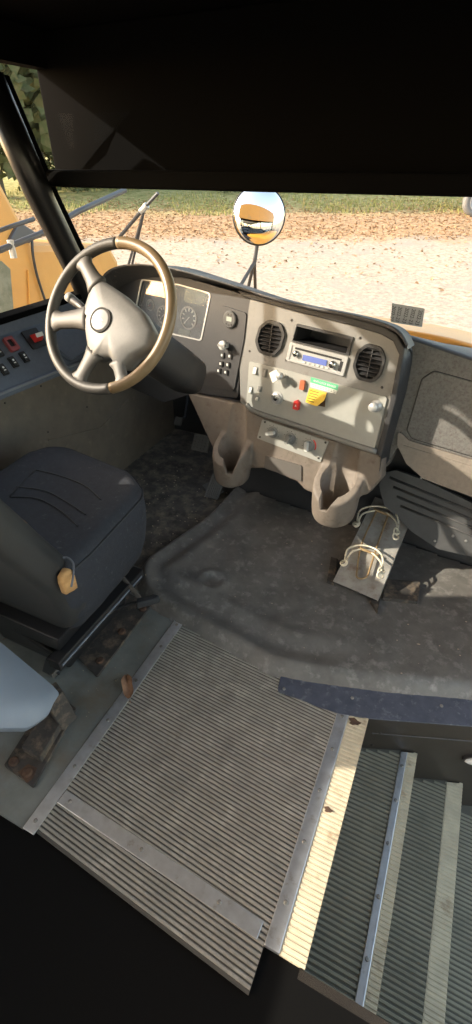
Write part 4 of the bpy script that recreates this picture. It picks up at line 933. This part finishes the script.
obj('torn_edge', MB().tube(tear2, 0.006, 8, radii=[0.002 + 0.006 * math.sin(math.pi * k / (len(tear2) - 1)) for k in range(len(tear2))]), 'foam', cush, smooth=True)
# frame, slide rail, lever and floor plate
obj('seat_pan', MB().hull8([(-1.40, 0.66, 0.21), (-0.97, 0.66, 0.21), (-0.98, 1.08, 0.21), (-1.38, 1.1, 0.21)], [(-1.40, 0.64, 0.31), (-0.93, 0.64, 0.31), (-0.95, 1.12, 0.31), (-1.40, 1.18, 0.31)]), 'frame_black', seat, bevel=0.006)
for xx in (-1.36, -0.965):
    r_ = obj('slide_rail', MB().box(xx - 0.025, xx + 0.025, 0.62, 1.12, 0.165, 0.21), 'frame_black', seat, bevel=0.004)
    obj('rail_groove', MB().box(xx + 0.0255, xx + 0.029, 0.63, 1.10, 0.185, 0.192), 'console_edge', r_)
b = MB(); b.hull8([(-1.38, 0.72, 0.0), (-1.03, 0.72, 0.0), (-1.03, 1.08, 0.0), (-1.38, 1.08, 0.0)], [(-1.38, 0.70, 0.165), (-1.0, 0.66, 0.165), (-1.0, 1.08, 0.165), (-1.38, 1.08, 0.165)])
obj('pedestal', b, 'frame_black', seat, bevel=0.01)
pq = [tuple(onz(*p, 0.012)[:2]) for p in ((66, 645), (97, 676), (150, 606), (128, 592))]
fp = obj('floor_plate', MB().prism(rnd_poly(pq + [], 0.006), 0.0, 0.012, FLOOR), 'grimy_plate', seat, bevel=0.002)
for p in ((100, 661), (122, 632), (143, 609)): inst('bolt', BOLT, fp, Matrix.Translation(onz(*p, 0.012)))
brk = onz(57, 664, 0.0)
b = MB().hull8([brk + Vector(v) for v in ((-0.03, -0.05, 0), (0.015, -0.05, 0), (0.015, 0.02, 0), (-0.03, 0.02, 0))], [Vector(v) for v in ((-1.0, 0.62, 0.2), (-0.95, 0.62, 0.2), (-0.94, 0.68, 0.2), (-1.0, 0.68, 0.2))]); obj('rear_bracket', b, 'frame_black', seat, bevel=0.004)
l0, l1 = onz(118, 572, 0.24), onz(141, 600, 0.16)
lv_ = obj('adjust_lever', MB().tube([l0, l1], 0.010, 8, flat=0.5), 'grimy_plate', seat)
P_ = Plane(onz(148, 600, 0.16), onz(160, 595, 0.16) - onz(136, 601, 0.16), (0, 0, 1))
obj('lever_grip', MB().hull8([P_.pt(*q, -0.018) for q in ((-0.05, -0.018), (0.04, -0.016), (0.05, 0.0), (0.03, 0.02), (-0.045, 0.018))], [P_.pt(*q, 0.012) for q in ((-0.045, -0.014), (0.035, -0.012), (0.045, 0.0), (0.026, 0.015), (-0.04, 0.014))]), 'seat_side', lv_, bevel=0.005)
cb_ = catmull([onz(141, 601, 0.15), onz(120, 607, 0.09), onz(98, 622, 0.05), onz(78, 645, 0.03), onz(64, 664, 0.02), onz(58, 674, 0.02)], 6)
obj('cable', MB().tube(cb_, 0.006, 8), 'seat_side', seat, smooth=True)
obj('cable_clip', MB().tube([onz(62, 660, 0.03), onz(58, 670, 0.02), onz(52, 676, 0.01)], 0.012, 8), 'wall_metal', seat, smooth=True)

# ================================================================== PALE PILLAR PANEL ON ITS POST
bp_ = thing('barrier_panel', onz(45, 725, 0.0), 'smooth pale blue grey barrier panel leaning behind the driver seat', 'panel')
A_, B_, C_, D_ = onz(58, 691, 0.20), onz(30, 727, 0.20), onz(-60, 729, 0.46), onz(-60, 591, 0.46)
nrm = (B_ - A_).cross(D_ - A_).normalized(); nrm = nrm if nrm.dot(CC - A_) > 0 else -nrm
PBN = Plane(A_, D_ - A_, nrm)
pb = rnd_poly(pxp(PBN, [(53, 685), (60, 693), (54, 703), (49, 714), (40, 721), (28, 728), (-60, 729), (-60, 591)]), [0.012, 0.012, 0.01, 0.012, 0.012, 0.02, 0.0, 0.0], 5)
obj('panel', MB().dome(pb, PBN, [(0.97, -0.05), (1.0, -0.042), (1.0, -0.012), (0.99, -0.004), (0.97, 0.0)]), 'pale_blue', bp_, smooth=True)
q0 = onz(60, 704, 0.10); q1 = onz(45, 735, 0.03)
obj('post', MB().hull8([q0 + Vector((-0.04, -0.02, -0.09)), q0 + Vector((0.02, -0.04, -0.09)), q0 + Vector((0.035, 0.02, -0.09)), q0 + Vector((-0.02, 0.04, -0.09))], [q0 + Vector((-0.06, -0.02, 0.05)), q0 + Vector((0.0, -0.04, 0.05)), q0 + Vector((0.01, 0.02, 0.05)), q0 + Vector((-0.04, 0.04, 0.05))]), 'grimy_plate', bp_, bevel=0.004)
fq = [tuple(onz(*p, 0.012)[:2]) for p in ((4, 765), (33, 787), (76, 708), (52, 690))]
fp2 = obj('foot_plate', MB().prism(rnd_poly(fq, 0.006), 0.0, 0.012, FLOOR), 'grimy_plate', bp_, bevel=0.002)
f1 = [tuple(onz(*p, 0.012)[:2]) for p in ((24, 752), (42, 763), (72, 712), (58, 700))]
obj('channel', MB().prism(f1, 0.012, 0.045, FLOOR), 'grimy_plate', bp_, bevel=0.003)
for p in ((28, 773), (14, 762)): inst('bolt', BOLT, fp2, Matrix.Translation(onz(*p, 0.012)))
b = MB().prism([tuple(onz(*p, 0.013)[:2]) for p in ((18, 772), (28, 764), (37, 768), (33, 778), (27, 783))], 0.0122, 0.0135, FLOOR); obj('rust_patch', b, 'rust', fp2)

# ================================================================== EXTINGUISHER BRACKET
bz0, bz1 = 0.075, 0.25
p00, p10, p11, p01 = onz(333, 581, bz0), onz(377, 600, bz0), onz(413, 510, bz1), onz(375, 497, bz1)
nb = (p10 - p00).cross(p01 - p00).normalized(); nb = nb if nb.z > 0 else -nb
BP = Plane(p00, p10 - p00, nb)
ex = thing('extinguisher_bracket', (p00 + p10) / 2 * 1.0 + Vector((0, 0.1, -0.03)), 'sloping steel bracket plate with two white wire hoops on the black floor', 'bracket')
bq = [((p - p00).dot(BP.u), (p - p00).dot(BP.v)) for p in (p00, p10, p11, p01)]
holes = [circ(*BP.uv(x, y), 0.004, 8) for x, y in ((388, 506), (404, 513))]
obj('plate', MB().prism(bq, -0.004, 0.0, BP, holes), 'bracket_steel', ex)
lipm = BP.pt(*bq[1]); 
obj('edge_flange', MB().hull8([BP.pt(*bq[1], 0), BP.pt(*bq[2], 0), BP.pt(*bq[2], -0.03), BP.pt(*bq[1], -0.03)], [BP.pt(*bq[1], 0) + BP.u * 0.004, BP.pt(*bq[2], 0) + BP.u * 0.004, BP.pt(*bq[2], -0.03) + BP.u * 0.004, BP.pt(*bq[1], -0.03) + BP.u * 0.004]), 'bracket_steel', ex)
def foot_z(x, y): return 0.055
for pq_ in (((334, 583), (327, 580), (331, 556), (338, 558)), ((371, 600), (378, 611), (383, 583), (376, 582)), ((383, 597), (418, 601), (421, 581), (386, 578))):
    q = [onz(*p, 0.07) for p in pq_]; obj('foot', MB().hull8([Vector((p.x, p.y, 0.045)) for p in q], [Vector((p.x, p.y, 0.066)) for p in q]), 'grimy_plate', ex, bevel=0.002)
obj('support', MB().hull8([p10 + Vector(v) for v in ((-0.02, 0.0, -0.03), (0.0, 0.0, -0.03), (0.0, 0.03, -0.03), (-0.02, 0.03, -0.03))], [p10 + Vector(v) for v in ((-0.02, 0.0, -0.003), (0.0, 0.0, -0.003), (0.0, 0.03, 0.005), (-0.02, 0.03, 0.005))]), 'frame_black', ex)
m_ = (p01 + p11) / 2
obj('rear_leg', MB().hull8([Vector((m_.x - 0.07, m_.y - 0.05, 0.045)), Vector((m_.x + 0.07, m_.y - 0.07, 0.045)), Vector((m_.x + 0.07, m_.y - 0.06, 0.045)), Vector((m_.x - 0.07, m_.y - 0.04, 0.045))], [Vector((m_.x - 0.07, m_.y - 0.06, m_.z - 0.035)), Vector((m_.x + 0.07, m_.y - 0.08, m_.z - 0.035)), Vector((m_.x + 0.07, m_.y - 0.07, m_.z - 0.03)), Vector((m_.x - 0.07, m_.y - 0.05, m_.z - 0.03))]), 'grimy_plate', ex)
H_ = 0.018
for off in (0,):
    rod = [BP.at(x, y, H_) for x, y in ((377, 512), (362, 545), (357, 572), (357, 579), (362, 580.5), (367, 578), (370, 570), (378, 545), (389, 514))]
obj('rod_loop', MB().tube(catmull(rod, 5), 0.0042, 8), 'rod_brass', ex, smooth=True)
def hoop(a, bq_, crown, up):
    pa = BP.at(*a, 0.045); pb_ = BP.at(*bq_, 0.045); pc = [BP.at(*c, h) for c, h in crown]
    pts = [pa] + pc + [pb_]
    h = obj('wire_hoop', MB().tube(catmull(pts, 6), 0.0042, 8), 'wire', ex, smooth=True)
    for p, sg in ((pa, -1), (pb_, 1)):
        b = MB().tube([p + BP.v * (-0.014 + 0.014 * math.cos(t)) + BP.u * (0.012 * math.sin(t) * sg) + BP.n * (0.004 * t) for t in [2 * math.pi * k / 14 for k in range(14)]], 0.0038, 8, closed=True); obj('hoop_eye', b, 'wire', h, smooth=True)
# hoops: upper pair and lower pair, each two nested wires
hoop((357, 528), (397, 536), [((359, 518), 0.05), ((366, 511), 0.030), ((378, 509), 0.022), ((390, 513), 0.030), ((397, 524), 0.05)], 0)
hoop((358, 529), (396, 541), [((361, 521), 0.045), ((368, 515), 0.026), ((379, 513), 0.018), ((390, 519), 0.030), ((396, 530), 0.05)], 0)
hoop((345, 566), (382, 575), [((347, 556), 0.05), ((353, 550), 0.030), ((364, 548), 0.022), ((376, 553), 0.030), ((382, 563), 0.05)], 0)
hoop((346, 567), (381, 579), [((350, 559), 0.045), ((357, 553), 0.026), ((366, 552), 0.018), ((375, 559), 0.030), ((381, 570), 0.05)], 0)
for y0, pts in ((0, ((374, 512), (392, 519))), (1, ((360, 551), (378, 558)))):
    obj('cross_clip', MB().tube([BP.at(*pts[0], H_ + 0.004), BP.at(*pts[1], H_ + 0.004)], 0.006, 8), 'rod_brass', ex)
for x, y in ((377, 508), (388, 512)): inst('screw', SCREW, ex, BP.mat(x, y))

# ================================================================== WINDSHIELD STICKER
q = [(392, 303), (425, 308.5), (422, 327), (391, 322)]
def onws(px, py):
    d = ray(px, py); t = 1.0
    while t < 6:
        p = CC + d * t
        if p.y > wsY(p.x, p.z) - 0.004: return p
        t += 0.002
    return CC + d * 2.4
c4 = [onws(*p) for p in q]; nn = (c4[1] - c4[0]).cross(c4[3] - c4[0]).normalized(); nn = nn if nn.y < 0 else -nn
PST = Plane(c4[0] + nn * 0.003, c4[1] - c4[0], nn)
stk = thing('inspection_sticker', sum(c4, Vector()) / 4, 'grey sticker of printed dates on the lower windshield', 'sticker')
obj('sticker', MB().prism(pxp(PST, q), 0.0, 0.001, PST), 'sticker_grey', stk)
for k, fx in enumerate((0.05, 0.235, 0.45, 0.65, 0.86)):
    x = 392 + 32 * fx; y = 303.5 + 5.4 * fx + 9.5
    lettering('2022-23', 0.0235, 'ink', stk, PST.mat(x - 0.8, y, 0.0012) @ Matrix.Rotation(R(-93), 4, 'Z'))

# ================================================================== LEAVES AND CHIPS INSIDE
def leaf_mb(P, l, w, curl):
    b = MB(); g = []
    for i in range(9):
        s = i / 8; ww = w * math.sin(math.pi * min(1, s * 0.94 + 0.03)) ** 0.7 * (1 + 0.15 * math.sin(9 * s))
        g.append([P.pt(l * (s - 0.5) + 0.004 * math.sin(6 * s), ww * a, 0.004 + curl * abs(a) ** 1.5 * (0.6 + 0.5 * math.sin(5 * s)) + 0.004 * math.sin(7 * s)) for a in (-1, -0.5, 0, 0.5, 1)])
    b.sheet(g); b.tube([P.pt(l * 0.5, 0, 0.006), P.pt(l * 0.66, 0.004, 0.004)], 0.0012, 5); return b
def leaf(px, py, z, tox, toy, l, w, label):
    c = onz(px, py, z); P = Plane(c, onz(tox, toy, z) - c, (0, 0, 1)); tag(obj('dry_leaf', leaf_mb(P, l, w, 0.018), 'leaf', smooth=True), label, 'leaf', 'dry leaves inside the bus')
leaf(128, 688, 0.006, 130, 704, 0.10, 0.021, 'curled brown dry leaf lying on the long aluminium strip')
leaf(24, 634, 0.02, 2, 640, 0.12, 0.014, 'pale curled dry leaf under the back of the driver seat')
b = MB()
def chip(x, y, z, s):
    a = random.random() * 6.3; pts = [(x + s * random.uniform(.5, 1) * math.cos(a + k * 1.57), y + s * random.uniform(.3, .8) * math.sin(a + k * 1.57)) for k in range(4)]
    b.hull8([(p[0], p[1], z - 0.001) for p in pts], [(x + (p[0] - x) * .7, y + (p[1] - y) * .7, z + s * 0.5) for p in pts])
for _ in range(150):
    x, y = random.uniform(-1.6, -1.0), random.gauss(1.75, 0.3)
    if 1.3 < y < 2.5 and sdist(x, y) < -0.02: chip(x, y, 0.001, random.uniform(0.003, 0.008))
for _ in range(70):
    x, y = random.uniform(-1.05, 0.6), random.uniform(1.1, 1.95)
    if sdist(x, y) > 0.02: chip(x, y, hz(x, y) + 0.002, random.uniform(0.002, 0.006))
for _ in range(25): chip(random.uniform(-1.0, -0.82), random.uniform(0.4, 1.05), 0.0005, random.uniform(0.002, 0.005))
tag(obj('floor_debris', b, 'chip'), 'pale crumbs and leaf bits scattered on the black floor', 'debris', kind='stuff')

# ================================================================== OUTSIDE: own hood, mirrors
hd = []
for j in range(9):
    y = 2.44 + 0.13 * j; row = []
    for i in range(17):
        x = -1.45 + 1.75 * i / 16; k = (x + 0.575) / 0.875
        row.append((x, y, 0.912 - 0.05 * (y - 2.44) - 0.25 * (y - 2.44) ** 2 - 0.03 * k * k - 0.10 * abs(k) ** 6))
    hd.append(row)
hd.insert(0, [(x, wsY(x, 0.9) + 0.02, z - 0.0) for x, y, z in hd[0]]); hd.insert(0, [(x, y - 0.005, 0.80) for x, y, z in hd[0]])
hood = thing('bus_hood', (-0.57, 2.9, -0.95), 'yellow bus hood just beyond the windshield', 'hood')
obj('hood_panel', MB().sheet(hd), 'bus_yellow', hood, smooth=True)
b = MB(); b.box(-1.45, 0.30, 2.83, 3.45, -0.45, 0.52); obj('engine_bay', b, 'bus_yellow', hood, bevel=0.05)
b = MB(); b.sheet([[(x, wsY(x, 0.9) + 0.01, 0.885) for x in (-1.6, -1.0, -0.5, 0.0, 0.4, 0.7)], [(x, wsY(x, 0.9) + 0.10, 0.86) for x in (-1.6, -1.0, -0.5, 0.0, 0.4, 0.7)]]); obj('cowl', b, 'plastic_black', hood)
mr = thing('hood_mirror', ony(248, 290, 3.3), 'round convex hood mirror on a thin black tripod', 'mirror')
mc = ony(259, 215.5, 3.3); mn = (CC - mc).normalized(); mn = (mn + Vector((0.10, 0, 0.16))).normalized()
zq = mn.to_track_quat('Z', 'Y').to_matrix().to_4x4(); MM = Matrix.Translation(mc) @ zq
rm = 0.166
obj('mirror_glass', MB().lathe([(rm * math.sin(a), 0.062 * math.cos(a) - 0.005) for a in [R(90) * (1 - k / 14) + 0.002 for k in range(15)]], MM, 40), 'mirror', mr, smooth=True)
obj('mirror_shell', MB().lathe([(0.02, -0.06), (rm * 0.7, -0.05), (rm * 1.03, -0.008), (rm * 1.03, 0.004), (rm * 0.97, 0.004), (rm * 0.97, -0.006)], MM, 40), 'plastic_black', mr, smooth=True)
j0 = ony(254.5, 262, 3.3)
obj('post', MB().tube([ony(258, 238, 3.33), j0], 0.014, 10), 'grey_tube', mr)
for px, py, Y in ((239, 288, 3.15), (247, 292, 3.3), (255.5, 296, 3.45)):
    e_ = ony(px, py, Y); e_ = e_ + (e_ - j0) * 0.25; obj('leg', MB().tube([j0, e_], 0.012, 8), 'grey_tube', mr)
m2 = thing('mirror_tripod', ony(128, 268, 3.2), 'thin grey rods of the left fender mirror tripod beyond the wheel', 'mirror bracket')
jj = ony(144, 208, 3.2)
for p, r_ in (((158, 193), 0.011), ((112, 246), 0.012)): obj('rod', MB().tube([jj, ony(*p, 3.2)], r_, 8), 'grey_tube', m2)
for dx in (-1.0, 1.6): obj('leg', MB().tube([jj + Vector((0.0, 0, -0.01)), ony(128 + dx * 1.6, 272, 3.2 + dx * 0.02)], 0.009, 8), 'grey_tube', m2)
obj('clamp', MB().tube([ony(141, 212, 3.2), ony(147, 205, 3.2)], 0.020, 10), 'silver_paint', m2)
m3 = thing('mirror_arm', onx(0, 250, -2.1), 'thick grey mirror arm running forward outside the left window', 'bar')  # arm of this bus's own left mirror
obj('arm', MB().tube([onx(-40, 262, -2.1), onx(0, 250, -2.1), onx(40, 234, -2.1), onx(78, 211.5, -2.1), onx(125, 190, -2.1)], 0.0145, 10), 'grey_tube', m3, smooth=True)
b = MB().tube([onx(-5, 232, -2.1), onx(12, 226, -2.1), onx(34, 219, -2.1)], 0.010, 8); obj('brace', b, 'grey_tube', m3, smooth=True)
c = onx(12, 245, -2.1); obj('clamp', MB().tube([onx(10, 240, -2.1), onx(14, 258, -2.1)], 0.016, 8), 'silver_paint', m3)

sm = thing('added_shade_mirror', (-2.0, 1.1, 1.0), 'black mirror and struts added outside the driver window to shade the dash', 'mirror')  # added out of view so its housing and struts shadow the dash
MP = Plane((-2.0, 0, 0), (0, 1, 0), (1, 0, 0))
obj('shade_housing', MB().prism(rnd_poly([(1.22, 1.02), (1.52, 1.02), (1.52, 1.30), (1.22, 1.30)], 0.05), -0.05, 0.03, MP), 'plastic_black', sm, bevel=0.01)
obj('shade_pane', MB().prism(rnd_poly([(1.24, 1.04), (1.50, 1.04), (1.50, 1.28), (1.24, 1.28)], 0.04), 0.03, 0.033, MP), 'mirror', sm)
for a_, c_ in (((1.24, 1.24), (1.40, 1.86)), ((1.24, 1.30), (1.0, 1.90)), ((1.0, 1.90), (1.40, 1.86))): obj('strut', MB().tube([(-2.0, *a_), (-2.0, *c_)], 0.022, 10), 'grey_tube', sm)
obj('wall_mount', MB().tube([(-2.0, 1.0, 1.89), (-1.82, 1.0, 1.90)], 0.02, 8), 'grey_tube', sm)
# neighbouring yellow vehicle parked on the left
NX = -3.1
nbs = thing('parked_truck', (NX - 1.0, 3.0, -0.95), 'yellow vehicle parked alongside, seen through the left window', 'vehicle')
def nside(pts, x0, x1, name, m, bevel=0.02):
    b = MB().hull8([Vector((x0, y, z)) for y, z in pts], [Vector((x1, y, z)) for y, z in pts]); return obj(name, b, m, nbs, bevel=bevel)
nside([(1.85, -0.6), (2.95, -0.6), (3.05, 1.02), (2.68, 1.9), (2.5, 2.0), (1.85, 2.0)], NX - 2.3, NX, 'cab_body', 'bus_yellow_dull', 0.04)
nside([(2.86, -0.55), (4.10, -0.55), (4.12, 0.78), (4.02, 0.93), (3.45, 1.0), (2.95, 1.06)], NX - 2.0, NX - 0.05, 'hood', 'bus_yellow_dull', 0.06)
g0 = [(2.15, 0.50), (2.55, 0.50), (2.68, 0.60), (2.76, 0.92), (2.70, 0.98), (2.15, 0.98)]
nside(g0, NX - 0.01, NX + 0.008, 'side_window', 'neighbour_glass', 0.004)
nside([(1.95, 1.12), (2.45, 1.12), (2.35, 1.8), (1.95, 1.8)], NX - 0.01, NX + 0.008, 'side_window', 'neighbour_glass', 0.004)
nside([(2.80, 1.10), (2.98, 1.06), (3.10, 1.10), (2.93, 1.20)], NX - 0.3, NX + 0.03, 'wiper_cowl', 'grey_tube', 0.01)
wp = Matrix.Translation((NX - 0.02, 3.55, -0.45)) @ Matrix.Rotation(R(90), 4, 'Y')
w_ = obj('front_tyre', MB().lathe([(0.2, -0.14), (0.46, -0.14), (0.5, -0.08), (0.5, 0.0), (0.46, 0.05), (0.28, 0.05), (0.24, 0.0), (0.05, 0.0)], wp, 32), 'tyre', nbs, smooth=True)
hc = catmull([onx(32, 240, NX + 0.03), onx(33, 255, NX + 0.03), onx(37, 275, NX + 0.02), onx(44, 297, NX + 0.02), onx(50, 315, NX + 0.02)], 5)
obj('hose', MB().tube(hc, 0.010, 8), 'plastic_black', nbs, smooth=True)
for p in ((2, 245), (10, 247)): pass
b = MB().tube([onx(28, 270, NX + 0.01), onx(30, 320, NX + 0.01)], 0.006, 6); obj('panel_seam', b, 'bus_yellow', nbs)

# ================================================================== OUTSIDE: verge
wc = ong(468, 217)
car = thing('far_truck', (wc.x, wc.y, wc.z), 'parked truck with a large pale tyre at the far right of the verge', 'truck')
rw = 13.5 * (wc - CC).dot(CF) / FPX
fx = CR; 
wpos = wc + Vector((0, 0, rw)) + CR * (rw * 0.45)
Mw = Matrix.Translation(wpos) @ (Vector((-CF.x, -CF.y, 0)).normalized()).to_track_quat('Z', 'Y').to_matrix().to_4x4()
ty = obj('tyre', MB().lathe([(rw * .5, -0.25), (rw * .95, -0.25), (rw, -0.18), (rw, 0.0), (rw * .95, 0.05), (rw * .66, 0.06), (rw * .62, 0.0)], Mw, 36), 'tyre', car, smooth=True)
rmm = obj('wheel_disc', MB().lathe([(rw * .64, 0.03), (rw * .58, 0.04), (rw * .52, -0.03), (rw * .2, -0.05), (rw * .18, 0.02), (0.01, 0.02)], Mw, 36), 'rim_pale', car, smooth=True)
for k in range(6):
    a = k * math.pi / 3; b = MB().lathe([(0.01, -0.05), (rw * .075, -0.05), (rw * .075, -0.035), (0.01, -0.03)], Mw @ Matrix.Translation((rw * .37 * math.cos(a), rw * .37 * math.sin(a), 0)), 10); obj('disc_hole', b, 'plastic_black', rmm)
o_ = wpos + Vector((0, 0, rw * 0.9)); fwd_ = Vector((CF.x, CF.y, 0)).normalized()
bot = [o_ + CR * a + fwd_ * d for a, d in ((-0.9, 0.3), (4.0, 0.3), (4.0, 2.0), (-0.9, 2.0))]
obj('body', MB().hull8(bot, [p + Vector((0, 0, 0.8)) for p in bot]), 'car_paint', car, bevel=0.1)
random.seed(11)
# fallen leaves and grass: uncountable, one object each
lb = MB()
for _ in range(9000):
    px = random.uniform(-30, 500); py = 237 - 38 * random.random() + random.gauss(0, 4) + (random.random() < 0.06) * random.uniform(0, 60)
    p = ongf(px, py)
    p.z = gz(p.x, p.y) + 0.01; s = random.uniform(0.03, 0.07); a = random.random() * 6.28; tz = random.uniform(-0.5, 0.5)
    u = Vector((math.cos(a), math.sin(a), tz)) * s; v = Vector((-math.sin(a), math.cos(a), random.uniform(-0.3, 0.6))) * s * 0.6
    lb.add([p - u, p - v + Vector((0, 0, s * .3)), p + u, p + v + Vector((0, 0, s * .3))], [(0, 1, 2, 3)])
tag(obj('fallen_leaves', lb, 'gravel_leaf'), 'brown fallen leaves strewn along the verge beyond the gravel', 'leaves', kind='stuff')
gbm = MB()
for _ in range(9000):
    px = random.uniform(-30, 500); py = random.uniform(186, 216)
    p = ongf(px, py)
    if mnoise.noise(Vector((p.x * 0.25, p.y * 0.25, 2))) < -0.02: continue
    p.z = gz(p.x, p.y); s = random.uniform(0.08, 0.2); a = random.random() * 6.28; w = Vector((math.cos(a), math.sin(a), 0)) * 0.02
    tip = Vector((random.uniform(-.06, .06), random.uniform(-.06, .06), s)); gbm.add([p - w, p + w, p + tip], [(0, 1, 2)])
tag(obj('grass', gbm, 'grass_blade'), 'green and straw coloured grass tufts on the far verge', 'grass', kind='stuff')
# shrubs closing the verge
lab = ['leftmost dark shrub at the back of the verge', 'second dark shrub from the left at the back of the verge', 'dark shrub behind the round hood mirror', 'dark shrub at the back of the verge right of the mirror', 'dark shrub at the back of the verge above the date sticker', 'dark shrub beside the parked truck tyre']
for k, px in enumerate((60, 130, 250, 330, 400, 446)):
    p = ong(px, 190 - (k % 2) * 3); rb = random.uniform(1.6, 2.4)
    sh_ = thing('shrub', p, lab[k], 'shrub', 'shrubs behind the verge')
    b = MB()
    for _ in range(900):
        v = Vector((random.gauss(0, 1), random.gauss(0, 1), random.gauss(0, 1))).normalized() * rb * random.uniform(0.6, 1.0); v.z = abs(v.z) * 0.9
        q = p + v; s = random.uniform(0.08, 0.18); u = Vector((random.gauss(0, 1), random.gauss(0, 1), random.gauss(0, 1))).normalized() * s; w = u.orthogonal().normalized() * s * .6
        b.add([q - u, q - w, q + u, q + w], [(0, 1, 2, 3)])
    tag(obj('foliage', b, 'bush', sh_), kind='stuff'); obj('trunk', MB().tube([p, p + Vector((0.05, 0, rb * .5)), p + Vector((0.1, 0.05, rb * .9))], 0.08, 8, radii=[0.1, 0.07, 0.03]), 'bark', sh_)

# trees far to the front left
for k, (px, dist_, hh, rb) in enumerate(((-10, 30, 13, 4.6), (38, 34, 14, 4.8), (90, 38, 15, 5.0))):
    d = ray(px, 160); d.z = 0; d.normalize(); p = d * dist_; p.z = gz(p.x, p.y)
    tr_ = thing('tree', p, ['tall leafy tree leftmost beyond the left window', 'tall leafy tree second from the left beyond the left window', 'tall leafy tree behind the steering wheel and roof pillar'][k], 'tree', 'tall trees behind the verge')
    b = MB()
    for _ in range(5200):
        v = Vector((random.gauss(0, 1), random.gauss(0, 1), random.gauss(0, 1))).normalized() * random.random() ** 0.45
        q = p + Vector((v.x * rb, v.y * rb, hh * 0.55 + v.z * hh * 0.50)); sz = random.uniform(0.2, 0.42)
        u = Vector((random.gauss(0, 1), random.gauss(0, 1), random.gauss(0, 1))).normalized() * sz; w = u.orthogonal().normalized() * sz * .7
        b.add([q - u, q - w, q + u, q + w], [(0, 1, 2, 3)])
    tag(obj('foliage', b, 'bush', tr_), kind='stuff')
    obj('trunk', MB().tube([p, p + Vector((0.1, 0, hh * .35)), p + Vector((0.0, 0.2, hh * .8))], 0.3, 10, radii=[0.35, 0.28, 0.08]), 'bark', tr_)
